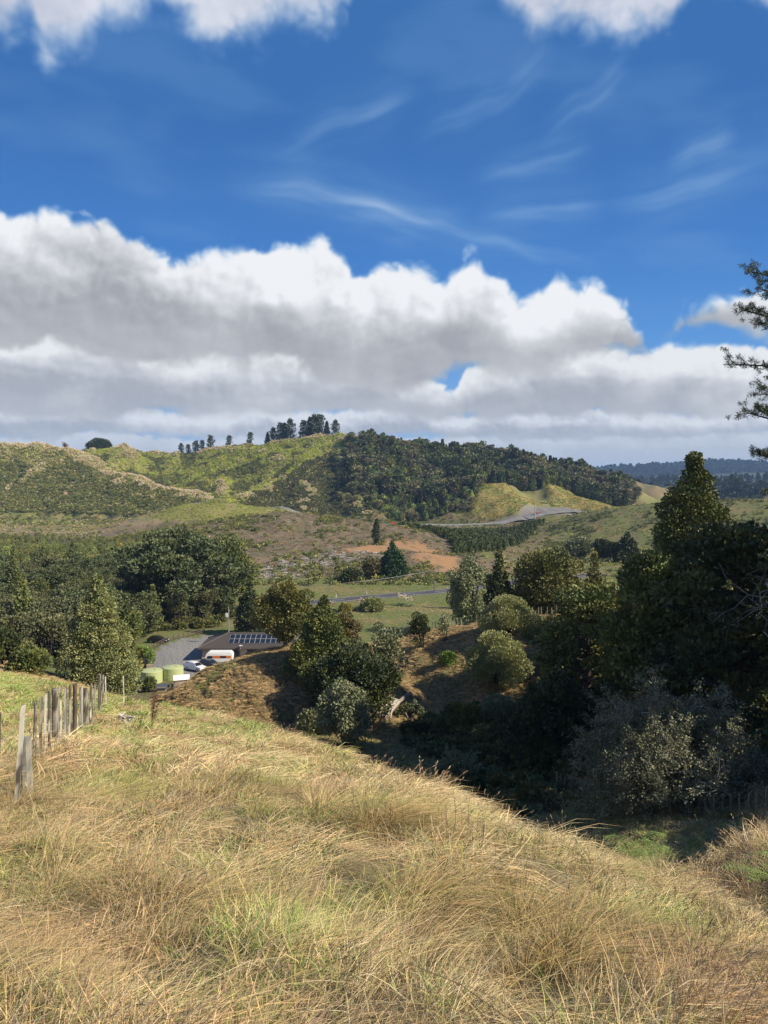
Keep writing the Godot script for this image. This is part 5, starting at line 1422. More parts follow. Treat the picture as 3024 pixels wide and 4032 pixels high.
func build_grass():
	var m := mat("grass", Color.WHITE, 0.72)
	m.backlight = Color(0.34, 0.32, 0.2)
	var kinds := ["standing", "lodged", "thatch", "green", "seed"]
	# [from, to, tufts per square metre, blade width, blades, tuft size]
	for band in [[-3.0, 6.0, 210.0, 0.0036, 24, 0.62], [6.0, 11.0, 135.0, 0.0052, 24, 0.68], [11.0, 20.0, 80.0, 0.0085, 26, 0.76], [20.0, 56.0, 30.0, 0.014, 28, 0.88]]:
		rng.seed = int(band[0] * 10) + 500
		var meshes := []; var at := []; var tn := []
		for k in kinds:
			for w in 3:
				meshes.append(tuft(k, kinds.find(k) * 10 + w + int(band[1]), band[3], band[4] if k != "seed" else 7)); at.append([]); tn.append(PackedColorArray())
		rng.seed = int(band[1] * 7)
		var d0: float = band[0]; var d1: float = band[1]
		var half1 := maxf(d1 * 0.9, 6.5)
		var count := int((d1 - d0) * half1 * 2.0 * band[2])
		for i in count:
			var d := rnd(d0, d1); var x := rnd(-half1, half1)
			if x < -maxf(d * 0.7, 5.0) or x > maxf(d * 0.9, 6.0): continue
			var y := ground(x, -d)
			if d > 28.0 and y < -24.0 and x > 0.0: continue
			var damp := smoothstep(26.0, 33.0, d) * smoothstep(0.17, 0.26, x / maxf(d, 1.0))
			if rng.randf() < damp * 0.4: continue
			if nz_patch.get_noise_2d(x * 1.6 - 90.0, d * 1.6) > 0.22 and rng.randf() < 0.75: continue
			var slow := nz_patch.get_noise_2d(x * 0.16, d * 0.16)
			var lush := nz_patch.get_noise_2d(x * 0.30 + 33.0, d * 0.30 - 12.0) + 0.5 * nz_patch.get_noise_2d(x * 0.9, d * 0.9 + 61.0) - x * 0.03 - 0.06 - 0.25 * smoothstep(6.5, 3.5, d)
			var brown := nz_patch.get_noise_2d(x * 0.22 - 70.0, d * 0.22 + 15.0) + x * 0.02
			var flat := nz_patch.get_noise_2d(x * 0.4 + 11.0, d * 0.4 + 90.0)
			var q := rng.randf()
			var k := 0
			if flat > 0.12: k = 2 if q < 0.55 else (1 if q < 0.85 else 3)
			elif lush > 0.16: k = 3 if q < 0.45 else (0 if q < 0.72 else 1)
			elif brown > 0.1: k = 4 if q < (0.26 if d < 20.0 else 0.12) else (1 if q < 0.58 else (0 if q < 0.9 else 2))
			else: k = 1 if q < 0.36 else (0 if q < 0.60 else (2 if q < 0.84 else (4 if q < 0.89 else 3)))
			if rng.randf() < damp * 0.7: k = 3
			var mound := nz_patch.get_noise_2d(x * 0.8 + 5.0, d * 0.8)
			var s: float = band[5] * rnd(0.7, 1.25) * (1.0 + mound * 1.1)
			var swirl := nz_patch.get_noise_2d(x * 0.25 + 200.0, d * 0.25) * 3.4 + rnd(-0.6, 0.6)
			var w := k * 3 + rng.randi() % 3
			at[w].append(stood(Vector3(x, y - 0.02, -d), swirl, Vector3(s, s * (0.85 + 0.35 * slow), s)))
			var t := rnd(0.82, 1.2)
			var green := smoothstep(0.05, 0.45, lush); var red := smoothstep(0.05, 0.45, brown)
			tn[w].append(Color(t * lerpf(1.0, 0.86, green) * lerpf(1.0, 0.90, red), t * lerpf(1.0, 1.06, green) * lerpf(1.0, 0.80, red), t * lerpf(1.0, 0.75, green) * lerpf(1.0, 0.86, red)))
		for w in meshes.size(): spread("long_grass", "long tangled dry grass on the near hillside", "grass", meshes[w], m, at[w], tn[w])
	# big arching tussocks that stand out of the sward
	rng.seed = 321
	var tus := []; var ta := [[], [], []]; var tt := [PackedColorArray(), PackedColorArray(), PackedColorArray()]
	for w in 3:
		var g := Geo.new()
		for i in 420:
			var a := rng.randf() * TAU
			var root := Vector3(cos(a), 0, sin(a)) * sqrt(rng.randf()) * 0.2
			g.col = tone(Color(0.60, 0.46, 0.22) if rng.randf() < (0.85 if w else 0.5) else Color(0.30, 0.34, 0.09), 0.3)
			var d := Vector3(cos(a) * rnd(0.1, 0.8) + 0.25, 1.0, sin(a) * rnd(0.1, 0.8)).normalized()
			blade(g, root, d, Vector3(cos(a) + 0.6, -rnd(0.6, 1.5), sin(a)) * 0.8, rnd(0.45, 0.95), 0.0042)
		tus.append(g.mesh())
	for i in 420:
		var d := sqrt(rnd(9.0, 700.0)); var x := rnd(-0.6, 0.6) * d
		if nz_patch.get_noise_2d(x * 0.5 + 300.0, d * 0.5) < 0.0: continue
		var s := rnd(0.42, 0.7)
		ta[i % 3].append(stood(Vector3(x, ground(x, -d) - 0.03, -d), rnd(-0.7, 0.7), Vector3(s, s, s))); var k := rnd(0.55, 1.1); tt[i % 3].append(Color(k, k * rnd(0.9, 1.05), k * 0.95))
	for q in [[355, 7.4], [392, 7.6], [196, 4.9], [424, 5.2], [505, 5.0], [560, 4.2]]:
		var p := spot(q[0], q[1], -0.03)
		for z in 3: ta[z].append(stood(p + Vector3(rnd(-0.25, 0.25), 0, rnd(-0.2, 0.2)), rnd(-0.5, 0.5), Vector3.ONE * rnd(0.5, 0.7))); tt[z].append(Color(0.66, 0.60, 0.54))
	for w in 3: spread("tussock", "big arching grass tussocks on the near hillside", "grass", tus[w], m, ta[w], tt[w])
	# browner grass on the spur and the slope below the ridge fence
	var big := []; var at := [[], [], [], []]; var tn := []
	for w in 4:
		big.append(tuft(["standing", "standing", "lodged", "green"][w], 70 + w, 0.026, 44)); tn.append(PackedColorArray())
	rng.seed = 1234
	for i in 120000:
		var d := sqrt(rnd(50.0 * 50.0, 150.0 * 150.0)); var u := rnd(-40.0, 600.0)
		var x := (u - 384.0) / F * d
		var y := ground(x, -d)
		if inside("yard", u, d) or y < -33.6: continue
		var n := nz_patch.get_noise_2d(x * 0.08, d * 0.08)
		var deep := smoothstep(90.0, 78.0, d) if u > 300.0 else 0.0
		if rng.randf() < deep * 0.6: continue
		var w := 3 if rng.randf() < 0.08 + deep * 0.7 + smoothstep(0.2, 0.5, n) * 0.4 else rng.randi() % 3
		var s := rnd(0.6, 1.3)
		at[w].append(stood(Vector3(x, y - 0.05, -d), rng.randf() * TAU, Vector3(s, s * rnd(0.5, 0.85), s)))
		var t := rnd(0.75, 1.15)
		tn[w].append(Color(t * 0.90, t * 0.82, t * 0.76) if w < 3 else Color(t * 0.7, t * 0.7, t * 0.7))
	for w in 4: spread("slope_grass", "brown dry grass on the spur and the slope below the ridge fence", "grass", big[w], m, at[w], tn[w])
	# paddock and verge grass on the valley floor
	at = [[], []]; tn = [PackedColorArray(), PackedColorArray()]
	for i in 14000:
		var d := sqrt(rnd(140.0 * 140.0, 262.0 * 262.0)); var u := rnd(230.0, 600.0)
		var x := (u - 384.0) / F * d
		var y := ground(x, -d)
		if y > -33.0 or inside("yard", u, d) or path_clear(ROAD, x, d) < 4.6: continue
		var n := nz_patch.get_noise_2d(x * 0.05, d * 0.05)
		var w := 1 if n + rnd(-0.2, 0.2) < 0.2 else 0
		var s := rnd(0.9, 1.8)
		at[w].append(stood(Vector3(x, y - 0.05, -d), rng.randf() * TAU, Vector3(s, s * 0.45, s))); var t := rnd(0.75, 1.15); tn[w].append(Color(t * 0.8, t * 0.8, t * 0.7))
	for w in 2: spread("paddock_grass", "short green and dry grass on the valley floor", "grass", big[3 if w else 0], m, at[w], tn[w])

# ---------------------------------------------------------------- small things
# a body as one closed skin: tapered bones joined by a soft minimum, meshed as surface nets
func skin(bones: Array, cell: float, soft: float) -> Mesh:
	var lo := Vector3(INF, INF, INF); var hi := -lo
	for b in bones:
		for k in 2:
			var r: float = b[2 + k]
			lo = lo.min(b[k] - Vector3.ONE * (r + cell * 3)); hi = hi.max(b[k] + Vector3.ONE * (r + cell * 3))
	var n := Vector3i(((hi - lo) / cell).ceil()) + Vector3i.ONE
	var f := PackedFloat32Array(); f.resize(n.x * n.y * n.z)
	for z in n.z:
		for y in n.y:
			for x in n.x:
				var p := lo + Vector3(x, y, z) * cell
				var d := 1.0
				for b in bones:
					var a: Vector3 = b[0]; var e: Vector3 = b[1] - a
					var t := clampf((p - a).dot(e) / maxf(e.length_squared(), 1e-9), 0.0, 1.0)
					var q: float = p.distance_to(a + e * t) - lerpf(b[2], b[3], t)
					var h := clampf(0.5 + 0.5 * (d - q) / soft, 0.0, 1.0)
					d = lerpf(d, q, h) - soft * h * (1.0 - h)
				f[(z * n.y + y) * n.x + x] = d
	var g := Geo.new(); var at := {}
	var st := [1, n.x, n.x * n.y]
	for z in n.z - 1:
		for y in n.y - 1:
			for x in n.x - 1:
				var i := (z * n.y + y) * n.x + x
				var sum := Vector3.ZERO; var cnt := 0
				for c in 8:
					var pc := Vector3(c & 1, (c >> 1) & 1, c >> 2)
					var vc := f[i + (c & 1) + ((c >> 1) & 1) * st[1] + (c >> 2) * st[2]]
					for ax in 3:
						if c & (1 << ax): continue
						var v2 := f[i + (c & 1) + ((c >> 1) & 1) * st[1] + (c >> 2) * st[2] + st[ax]]
						if (vc < 0.0) != (v2 < 0.0):
							var q := pc; q[ax] += vc / (vc - v2); sum += q; cnt += 1
				if cnt: at[i] = g.pt(lo + (Vector3(x, y, z) + sum / cnt) * cell)
	for i in at:
		var here := f[i]
		for ax in 3:
			if (here < 0.0) == (f[i + st[ax]] < 0.0): continue
			var b: int = st[(ax + 1) % 3]; var c: int = st[(ax + 2) % 3]
			if not (at.has(i - b) and at.has(i - c) and at.has(i - b - c)): continue
			var q := [at[i], at[i - b], at[i - b - c], at[i - c]]
			if here < 0.0: q.reverse()
			g.ix.append_array([q[0], q[1], q[2], q[0], q[2], q[3]])
	var s := SurfaceTool.new(); s.create_from(g.mesh(), 0); s.generate_normals()
	return s.commit()

func build_small():
	# sheep in the shade of the gully
	var wool := mat("wool", Color(0.58, 0.54, 0.47), 1.0, false, grain("wool", 0.06, 0.75, 1.0), 6.0)
	var poses := [[619, 50.0, 2.9, 0.16, "pale sheep grazing at left in the gully shade"], [640, 47.3, 1.2, 0.9, "pale sheep in the middle of the three in the gully shade"], [661, 45.2, 0.5, 0.95, "pale sheep standing with raised head nearest the grey twiggy tree"]]
	for p in poses:
		var hy: float = p[3]
		var o := part("sheep", skin([[Vector3(-0.36, 0.62, 0), Vector3(0.32, 0.60, 0), 0.21, 0.20], [Vector3(0.36, 0.64, 0), Vector3(0.58, hy * 0.9, 0), 0.12, 0.085], [Vector3(0.58, hy * 0.9, 0), Vector3(0.76, hy * 0.9 - 0.07, 0), 0.08, 0.05], [Vector3(0.60, hy * 0.9 + 0.05, 0.06), Vector3(0.57, hy * 0.9 + 0.07, 0.15), 0.025, 0.015], [Vector3(0.60, hy * 0.9 + 0.05, -0.06), Vector3(0.57, hy * 0.9 + 0.07, -0.15), 0.025, 0.015],
			[Vector3(0.26, 0.5, 0.11), Vector3(0.27, 0.0, 0.11), 0.07, 0.035], [Vector3(0.26, 0.5, -0.11), Vector3(0.30, 0.0, -0.11), 0.07, 0.035], [Vector3(-0.32, 0.55, 0.11), Vector3(-0.38, 0.26, 0.11), 0.10, 0.045], [Vector3(-0.38, 0.26, 0.11), Vector3(-0.34, 0.0, 0.11), 0.045, 0.035], [Vector3(-0.32, 0.55, -0.11), Vector3(-0.38, 0.26, -0.11), 0.10, 0.045], [Vector3(-0.38, 0.26, -0.11), Vector3(-0.35, 0.0, -0.11), 0.045, 0.035], [Vector3(-0.55, 0.66, 0), Vector3(-0.59, 0.5, 0), 0.04, 0.03]], 0.035, 0.06), wool, self)
		o.position = spot(p[0], p[1], -0.01); o.rotation.y = p[2]
		tag(o, p[4], "sheep", "sheep in the gully shade")
	# the fallen tree in the gully
	rng.seed = 88
	var wood := Geo.new()
	var butt := spot(405, 95, 0.9)
	var limbs := [[373, 88, 0.6], [377, 90, 1.0], [381, 87, 0.5], [385, 88, 0.8], [389, 87, 0.4], [370, 92, 1.9]]
	var ft := thing("fallen_tree", "fallen dead tree with bleached spreading limbs in the gully", "dead tree", butt)
	var tr := Geo.new(); tr.col = Color(0.22, 0.19, 0.16)
	var mid := spot(394, 92, 1.1) - butt
	tr.tube(PackedVector3Array([Vector3(0.8, 0.2, -0.6), Vector3.ZERO, mid]), PackedFloat32Array([0.34, 0.28, 0.2]), 7, 0.1)
	part("trunk", tr, mat("dead_wood", Color.WHITE, 0.95), ft)
	for l in limbs:
		var b := Geo.new(); b.col = tone(Color(0.38, 0.36, 0.32), 0.15)
		var e: Vector3 = spot(l[0], l[1], l[2]) - butt
		var m1 := mid.lerp(e, 0.45) + Vector3(0, rnd(0.1, 0.5), 0)
		b.tube(PackedVector3Array([mid.lerp(Vector3.ZERO, rng.randf() * 0.6), m1, e]), PackedFloat32Array([0.19, 0.13, 0.05]), 5, 0.1)
		for q in 4:
			var s := m1.lerp(e, rng.randf()); var d := (ball() + Vector3(-0.4, 0.3, 0.3)).normalized()
			b.tube(PackedVector3Array([s, s + d * rnd(0.5, 1.3), s + d * 1.6 + ball() * 0.4]), PackedFloat32Array([0.05, 0.03, 0.012]), 4)
		part("limb", b, mat("dead_wood", Color.WHITE, 0.95), ft)
	# bare saplings and weeds standing out of the near grass
	for w in [[232, 60, 1.9, "thin bare sapling in front of the spur shadow", Color(0.40, 0.37, 0.32)], [371, 77, 5.0, "tall bare dead stem in the pale drooping tree", Color(0.42, 0.39, 0.34)]]:
		var b := Geo.new(); b.col = w[4]
		var h: float = w[2]
		b.tube(PackedVector3Array([Vector3(0, -0.2, 0), Vector3(0.1, h * 0.5, 0), Vector3(0.02, h, 0.05)]), PackedFloat32Array([0.02 + h * 0.005, 0.014 + h * 0.003, 0.008]), 5)
		for q in 7:
			var s := Vector3(0.05, h * rnd(0.3, 0.95), 0); var d := Vector3(rnd(-1, 1), 0.7, rnd(-1, 1)).normalized()
			b.tube(PackedVector3Array([s, s + d * h * 0.2]), PackedFloat32Array([0.016, 0.006]), 4)
		var t := thing("bare_sapling", w[3], "sapling", spot(w[0], w[1]))
		part("stem", b, mat("dead_wood", Color.WHITE, 0.95), t)
	var dock := thing("dock_weed", "rusty seeding dock stalk standing on the grass crest", "weed", spot(148, 27.5, 0.0))
	var st := Geo.new(); var sd := Geo.new(); rng.seed = 5
	for k in 4:
		var top := Vector3(rnd(-0.15, 0.35), rnd(1.0, 1.45), rnd(-0.2, 0.2))
		st.col = Color(0.16, 0.075, 0.045)
		st.tube(PackedVector3Array([Vector3(0, -0.1, 0), top * 0.55, top]), PackedFloat32Array([0.014, 0.012, 0.006]), 4)
		for q in 130:
			var f := rnd(0.4, 1.0); sd.col = tone(Color(0.15, 0.065, 0.04), 0.35)
			var d := ball(); sd.leaf(top * f + d * rnd(0.01, 0.09), d, d.cross(ball()).normalized(), 0.04, 0.014, Vector3.ZERO)
	part("stem", st, leaf_mat(), dock); part("seeds", sd, leaf_mat(), dock)
	# bracken fronds at the lip of the gully
	for k in [[640, 10.6, 0.0, "larger bright green bracken frond at the lip of the gully"], [653, 10.4, 0.7, "smaller bright green bracken frond at the lip of the gully"], [764, 9.6, 0.4, "yellowing green bracken clump at the right edge"]]:
		rng.seed = int(k[0])
		var f := thing("bracken", k[3], "fern", spot(k[0], k[1], 0.14), k[2])
		for b in 5:
			var g := Geo.new()
			var a: float = b * 1.1 - 2.2 + rnd(-0.2, 0.2)
			var s := rnd(0.7, 1.1)
			for i in 10:
				var t := i / 9.0
				var p := Vector3(sin(a) * t * 0.5, 0.24 + 0.42 * t - 0.34 * t * t, cos(a) * t * 0.42) * s
				for side in [-1.0, 1.0]:
					var out := Vector3(side * cos(a), -0.22 + rnd(-0.1, 0.1), -side * sin(a))
					var long := (0.26 * sin(PI * (0.22 + t * 0.74))) * s
					for j in 9:
						g.col = tone(Color(0.17, 0.25, 0.05), 0.3)
						var q := p + out * long * j / 8.0
						var w := 0.026 * s * (1.0 - j / 11.0)
						g.leaf(q, (Vector3(sin(a), 0.15, cos(a)) + out * 0.4).normalized(), out, w, 0.007, ball() * 0.003)
						g.leaf(q, (-Vector3(sin(a), 0.1, cos(a)) + out * 0.4).normalized(), out, w, 0.007, ball() * 0.003)
			part("frond", g, leaf_mat(), f)
	# pale weathered stump by the fence end
	var sg := Geo.new(); sg.col = Color(0.50, 0.47, 0.42); rng.seed = 12
	for q in 9:
		var a := rng.randf() * TAU
		sg.tube(PackedVector3Array([Vector3(rnd(-0.25, 0.3), 0, rnd(-0.1, 0.1)), Vector3(rnd(-0.35, 0.4), rnd(0.15, 0.5), rnd(-0.2, 0.2)), Vector3(cos(a) * 0.5, rnd(0.25, 0.6), sin(a) * 0.2)]), PackedFloat32Array([0.06, 0.045, 0.02]), 5, 0.15)
	var sl := part("stump", sg, mat("dead_wood", Color.WHITE, 0.95), self)
	sl.position = spot(121, 28.5); tag(sl, "pale weathered branch heap in the grass past the fence end", "stump")
	# pampas clumps beside the road
	for k in [[401, 214, 2.6, "largest white-plumed pampas clump beside the road"], [409, 213, 2.0, "smaller white-plumed pampas clump right of the largest"], [332, 207, 1.8, "pinkish plumed pampas clump left of the orange bush"], [361, 209, 2.2, "tall slim pampas clump beside the pale bush"]]:
		rng.seed = int(k[0])
		var t := thing("pampas_clump", k[3], "pampas grass", spot(k[0], k[1]))
		var lg := Geo.new(); var pg := Geo.new()
		var s: float = k[2]
		for i in 220:
			var a := rng.randf() * TAU; var d := Vector3(cos(a) * rnd(0.2, 1.0), 1.0, sin(a) * rnd(0.2, 1.0)).normalized()
			lg.col = tone(Color(0.14, 0.19, 0.07), 0.3)
			blade(lg, ball() * 0.3 * Vector3(1, 0, 1), d, Vector3(cos(a), -1.1, sin(a)) * 0.7, s * rnd(0.5, 0.85), 0.10)
		for i in 22:
			var a := rng.randf() * TAU; var d := Vector3(cos(a) * rnd(0.1, 0.5), 1.0, sin(a) * rnd(0.1, 0.5)).normalized()
			var p := d * s * rnd(0.7, 1.1)
			pg.col = tone(Color(0.66, 0.60, 0.46) if k[0] > 390 else Color(0.50, 0.38, 0.30), 0.12)
			for q in 7: pg.leaf(p + d * q * 0.09 + ball() * 0.05, (d + ball() * 0.3).normalized(), d.cross(ball()).normalized(), 0.42, 0.11, Vector3.ZERO)
		part("leaves", lg, leaf_mat(), t); part("plumes", pg, leaf_mat(), t)
# ---------------------------------------------------------------- the sky: blue air, cumulus banks, cirrus
const SKY_W := 4096
const SKY_H := 2048
var sky_first := 0
var sky_rows := 0
var nz_billow := FastNoiseLite.new()
var nz_warp := FastNoiseLite.new()
var nz_soft := FastNoiseLite.new()
var nz_streak := FastNoiseLite.new()
var banks := []
var streaks := []

func bearing(x: float, y: float) -> Vector2:
	# photograph survey sheet (1659 wide) to (bearing, elevation) in degrees
	var d := Vector3((x * 0.46293 - 384.0) / 769.0, (512.0 - y * 0.46293) / 769.0, -1.0).rotated(Vector3.RIGHT, PITCH)
	return Vector2(rad_to_deg(atan2(d.x, -d.z)), rad_to_deg(atan2(d.y, Vector2(d.x, d.z).length())))

func outline(pts: Array) -> PackedVector2Array:
	var o := PackedVector2Array()
	for p in pts: o.append(bearing(p[0], p[1]))
	return o

func along(o: PackedVector2Array, a: float) -> float:
	var n := o.size()
	if a <= o[0].x: return o[0].y
	for i in range(1, n):
		if a < o[i].x:
			var t := (a - o[i - 1].x) / (o[i].x - o[i - 1].x)
			return lerpf(o[i - 1].y, o[i].y, t * t * (3.0 - 2.0 * t))
	return o[n - 1].y

func make_sky() -> ImageTexture:
	nz_billow.seed = 11; nz_billow.noise_type = FastNoiseLite.TYPE_CELLULAR
	nz_billow.cellular_return_type = FastNoiseLite.RETURN_DISTANCE
	nz_billow.fractal_type = FastNoiseLite.FRACTAL_FBM; nz_billow.fractal_octaves = 4; nz_billow.fractal_gain = 0.5; nz_billow.frequency = 1.0
	nz_warp.seed = 5; nz_warp.noise_type = FastNoiseLite.TYPE_SIMPLEX_SMOOTH; nz_warp.fractal_octaves = 3; nz_warp.frequency = 1.0
	nz_soft.seed = 23; nz_soft.noise_type = FastNoiseLite.TYPE_SIMPLEX_SMOOTH; nz_soft.fractal_octaves = 5; nz_soft.frequency = 1.0
	nz_streak.seed = 31; nz_streak.noise_type = FastNoiseLite.TYPE_SIMPLEX_SMOOTH; nz_streak.fractal_octaves = 4; nz_streak.frequency = 1.0
	# far to near; each bank: upper outline, lower outline, size of its billows in degrees, lit and shaded tone
	banks = [
		{"top": outline([[0, 940], [200, 930], [420, 945], [600, 935], [900, 942], [1150, 930], [1400, 938], [1659, 928]]),
			"base": outline([[0, 1015], [800, 1015], [1659, 995]]), "s": 0.8, "flat": 0.8, "lit": Color(0.83, 0.86, 0.90), "dark": Color(0.75, 0.78, 0.83), "rag": 0.9, "wisp": 0.8},
		{"top": outline([[0, 868], [150, 860], [320, 878], [500, 876], [700, 884], [880, 872], [960, 902], [1100, 884], [1300, 876], [1480, 890], [1659, 874]]),
			"base": outline([[0, 948], [300, 938], [600, 950], [900, 940], [1200, 952], [1659, 938]]), "s": 1.2, "flat": 0.95, "lit": Color(0.88, 0.90, 0.93), "dark": Color(0.68, 0.71, 0.76), "rag": 1.0, "wisp": 0.7},
		{"top": outline([[0, 700], [110, 715], [200, 735], [330, 740], [470, 752], [620, 750], [760, 765], [900, 805], [985, 838], [1010, 795], [1090, 765], [1180, 745], [1290, 735], [1390, 752], [1460, 736], [1560, 738], [1659, 742]]),
			"base": outline([[0, 890], [200, 900], [400, 890], [600, 886], [800, 884], [940, 898], [1100, 896], [1300, 890], [1500, 896], [1659, 886]]), "s": 2.1, "flat": 0.9, "lit": Color(0.93, 0.94, 0.95), "dark": Color(0.68, 0.70, 0.735), "rag": 0.75, "wisp": 0.35},
		{"top": outline([[0, 452], [70, 448], [150, 470], [215, 452], [300, 500], [350, 530], [420, 532], [500, 520], [560, 540], [640, 525], [690, 512], [735, 540], [775, 580], [830, 550], [900, 560], [955, 582], [1020, 552], [1075, 596], [1125, 645], [1165, 632], [1210, 606], [1280, 604], [1345, 650], [1385, 712], [1415, 790], [1440, 700], [1480, 650], [1560, 632], [1610, 612], [1659, 615]]),
			"base": outline([[0, 738], [150, 735], [300, 762], [450, 760], [600, 775], [700, 800], [800, 830], [900, 835], [960, 805], [1040, 775], [1150, 790], [1250, 770], [1340, 760], [1400, 745], [1440, 725], [1500, 708], [1560, 700], [1659, 712]]), "s": 3.3, "flat": 0.8, "lit": Color(0.955, 0.96, 0.97), "dark": Color(0.65, 0.66, 0.682), "rag": 0.95, "wisp": 0.4},
		{"top": outline([[0, -520], [1659, -520]]),
			"base": outline([[0, 78], [60, 62], [100, 128], [160, 112], [230, 58], [340, 40], [430, 95], [550, 78], [650, 62], [705, 62], [748, 10], [775, -60], [950, -80], [1060, -40], [1100, 10], [1160, 62], [1250, 74], [1340, 62], [1440, 30], [1480, -30], [1560, -60], [1659, -30]]), "s": 3.0, "flat": 0.0, "lit": Color(0.86, 0.875, 0.92), "dark": Color(0.62, 0.66, 0.75), "rag": 1.1, "wisp": 1.0},
	]
	for s in [[[440, 395], [600, 420], [760, 440], [930, 482], [1060, 520], [1180, 552], [1310, 582]], [[480, 400], [640, 400], [800, 450], [1000, 500]], [[1000, 384], [1110, 362], [1200, 338], [1290, 308]], [[1300, 442], [1390, 432], [1500, 402], [1659, 352]], [[880, 302], [980, 260], [1060, 218], [1210, 112]], [[1165, 292], [1260, 222], [1370, 130]], [[590, 326], [740, 262], [920, 195]], [[1020, 470], [1180, 452], [1320, 440]], [[1430, 356], [1520, 316], [1600, 290]]]:
		streaks.append(outline(s))
	sky_first = int(SKY_H * 0.11)
	sky_rows = SKY_H / 2 + 6 - sky_first
	sky_lines.resize(sky_rows)
	var tasks := WorkerThreadPool.add_group_task(sky_row, sky_rows, -1, true)
	WorkerThreadPool.wait_for_group_task_completion(tasks)
	# overhead the air goes on as in the highest computed row; below the horizon nothing shows
	var whole := PackedByteArray()
	for r in sky_first: whole.append_array(sky_lines[0])
	for r in sky_rows: whole.append_array(sky_lines[r])
	for r in SKY_H - sky_first - sky_rows: whole.append_array(sky_lines[sky_rows - 1])
	return ImageTexture.create_from_image(Image.create_from_data(SKY_W, SKY_H, false, Image.FORMAT_RGB8, whole))

func billow(ax: float, ey: float, az: float, s: float) -> float:
	var w := nz_warp.get_noise_3d(ax * 1.1 / s, ey * 1.1 / s, az * 1.1 / s)
	var w2 := nz_warp.get_noise_3d(az * 1.2 / s + 9.0, ey * 1.2 / s, ax * 1.2 / s)
	return -nz_billow.get_noise_3d((ax + w * 0.3 * s) * 1.05 / s, (ey + w2 * 0.3 * s) * 1.25 / s, (az + w * 0.3 * s) * 1.05 / s)

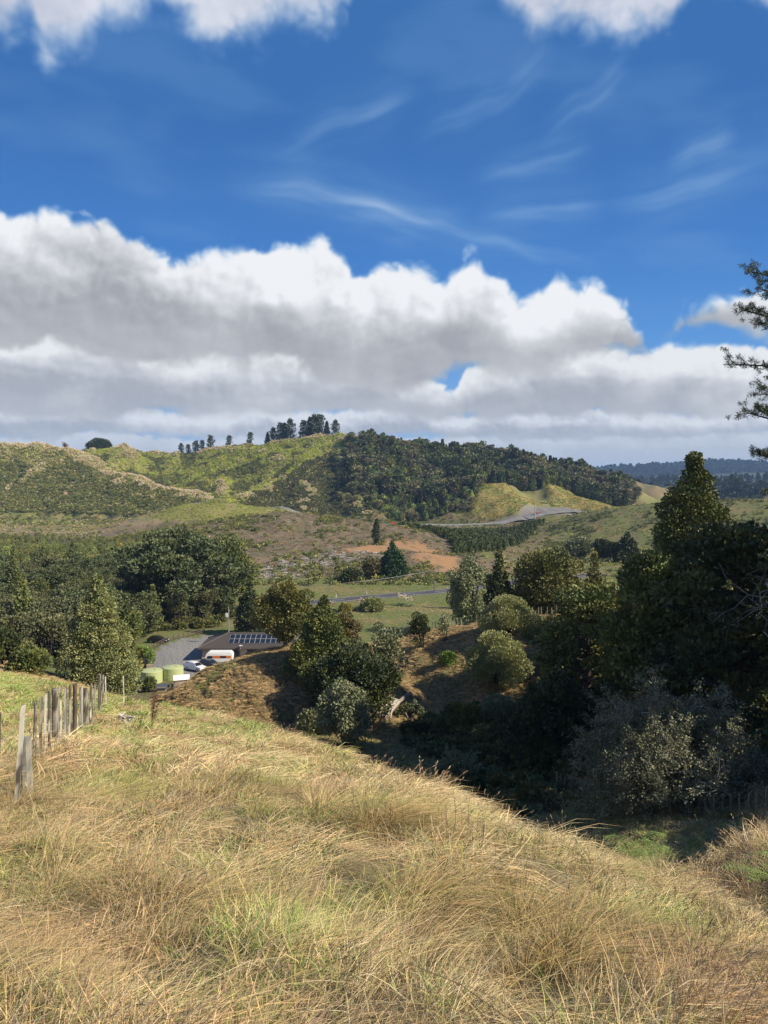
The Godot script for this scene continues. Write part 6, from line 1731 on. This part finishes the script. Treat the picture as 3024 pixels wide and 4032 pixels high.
func sky_row(k: int):
	var y := sky_first + k
	var el := 90.0 - (y + 0.5) / SKY_H * 180.0
	var up := clampf(el, 0.0, 90.0)
	# clear air, linear steps between measured heights
	var air := Color(0.66, 0.755, 0.87)
	var steps := [[0.0, Color(0.66, 0.755, 0.87)], [5.0, Color(0.50, 0.68, 0.89)], [10.0, Color(0.36, 0.595, 0.86)], [16.0, Color(0.27, 0.50, 0.785)], [24.0, Color(0.225, 0.435, 0.705)], [35.0, Color(0.235, 0.435, 0.685)], [60.0, Color(0.19, 0.37, 0.62)], [90.0, Color(0.17, 0.34, 0.58)]]
	for i in range(1, steps.size()):
		if up <= steps[i][0]:
			air = steps[i - 1][1].lerp(steps[i][1], (up - steps[i - 1][0]) / (steps[i][0] - steps[i - 1][0]))
			break
	var R := 57.3
	var line := PackedByteArray(); line.resize(SKY_W * 3)
	var prev := Color.BLACK
	var prev_x := -1
	var x := 0
	while x < SKY_W:
		var a := wrapf((x + 0.5) / SKY_W * 360.0, -180.0, 180.0)     # the viewer's bearing 0 lies at the picture's edge
		var am := 30.0 - absf(fposmod(a + 30.0, 120.0) - 60.0)     # the same weather all round: the bank folds back on itself
		var ra := deg_to_rad(a)
		var ax := sin(ra) * R
		var az := -cos(ra) * R
		var c := air
		# cirrus
		if el > 6.0 and el < 60.0:
			var veil := 0.0
			var n1 := nz_streak.get_noise_3d(ax * 0.10, el * 0.10, az * 0.10)
			for s in streaks:
				var o: PackedVector2Array = s
				if am > o[0].x - 3.0 and am < o[o.size() - 1].x + 3.0:
					var dy := el - along(o, am) + n1 * 0.3
					if absf(dy) < 4.0:
						var t := clampf((am - o[0].x) / (o[o.size() - 1].x - o[0].x), 0.0, 1.0)
						var body := smoothstep(-0.05, 0.4, t) * (1.0 - smoothstep(0.7, 1.05, t))
						var fibre := 0.72 + 0.75 * nz_streak.get_noise_3d(ax * 0.12 + dy * 0.2, dy * 1.15 + el * 0.1, az * 0.12)
						veil += body * maxf(fibre, 0.0) * (0.17 * exp(-dy * dy * 2.6) + 0.09 * exp(-dy * dy * 0.3))
			veil += 0.10 * smoothstep(0.05, 0.6, nz_streak.get_noise_3d(ax * 0.05 + el * 0.03, el * 0.16, az * 0.05))
			c = c.lerp(Color(0.82, 0.87, 0.93), clampf(veil, 0.0, 0.6))
		# haze low down
		c = c.lerp(Color(0.78, 0.815, 0.865), 0.75 * exp(-up / 2.2))
		for b in banks:
			var s: float = b.s
			var top := along(b.top, am)
			var base := along(b.base, am)
			if el > top + s * 0.9 or el < base - s * 0.9: continue
			var h := billow(ax, el, az, s)
			var soft := nz_soft.get_noise_3d(ax * 0.3 / s, el * 0.45 / s, az * 0.3 / s)
			var rag: float = b.rag
			var flat: float = b.flat
			var wisp: float = b.wisp
			var ft := (top - el) / s
			var fb := (el - base) / s
			var dens := minf(ft * 1.1, fb * 1.5 + 0.35 + soft * 0.5 * wisp) + (h - 0.42) * rag + soft * 0.35 * rag
			if dens <= 0.0: continue
			# the same depth a little toward the sun, up and to the right
			var e := 0.2 * s
			var rb := deg_to_rad(a + e * 0.75)
			var el2 := el + e * 0.75
			var h2 := billow(sin(rb) * R, el2, -cos(rb) * R, s)
			var toward := (minf((top - el2) / s * 1.1, 1.2) + (h2 - 0.42) * rag) - (minf(ft * 1.1, 1.2) + (h - 0.42) * rag)
			var t := clampf(fb / maxf((top - base) / s, 0.05), 0.0, 1.0)
			var thick := clampf(dens * 0.55, 0.0, 1.0)
			var big := nz_soft.get_noise_3d(ax * 0.11 / s + 40.0, el * 0.2 / s, az * 0.11 / s)
			var light := 0.20 + 0.80 * smoothstep(0.10, 0.92, t + soft * 0.34 + big * 0.45) * flat + (1.0 - flat) * (0.5 + big * 0.9) - clampf(toward * 1.0, -0.5, 0.5) * (0.35 + 0.65 * smoothstep(0.1, 0.6, t)) - thick * 0.22 + soft * 0.30
			light = clampf(light, 0.0, 1.0)
			var edge := smoothstep(0.0, 0.2 + 0.75 * wisp * (1.0 - t * flat) + 0.35 * wisp * clampf(big * 2.5 + 0.2, 0.0, 1.0), dens)
			var tone: Color = (b.dark as Color).lerp(b.lit, light)
			c = c.lerp(tone, edge)
		if el < 4.0:
			c = c.lerp(Color(0.79, 0.825, 0.87), 0.55 * (1.0 - smoothstep(0.0, 4.0, up)))
		# behind the viewer and overhead the clouds are worked out at every fourth place
		for i in range(prev_x + 1, x + 1):
			var q := c if prev_x < 0 else prev.lerp(c, float(i - prev_x) / (x - prev_x))
			var grain := fmod(sin(i * 12.9898 + y * 78.233) * 43758.5453, 1.0) * 0.5
			line[i * 3] = clampi(int(q.r * 255.0 + 0.5 + grain), 0, 255)
			line[i * 3 + 1] = clampi(int(q.g * 255.0 + 0.5 + grain), 0, 255)
			line[i * 3 + 2] = clampi(int(q.b * 255.0 + 0.5 + grain), 0, 255)
		prev = c
		prev_x = x
		var stride := 1 if absf(a) < 36.0 and el < 38.0 else 5
		x = x + stride if x + stride < SKY_W or x == SKY_W - 1 else SKY_W - 1
	sky_lines[k] = line

var sky_lines: Array[PackedByteArray] = []
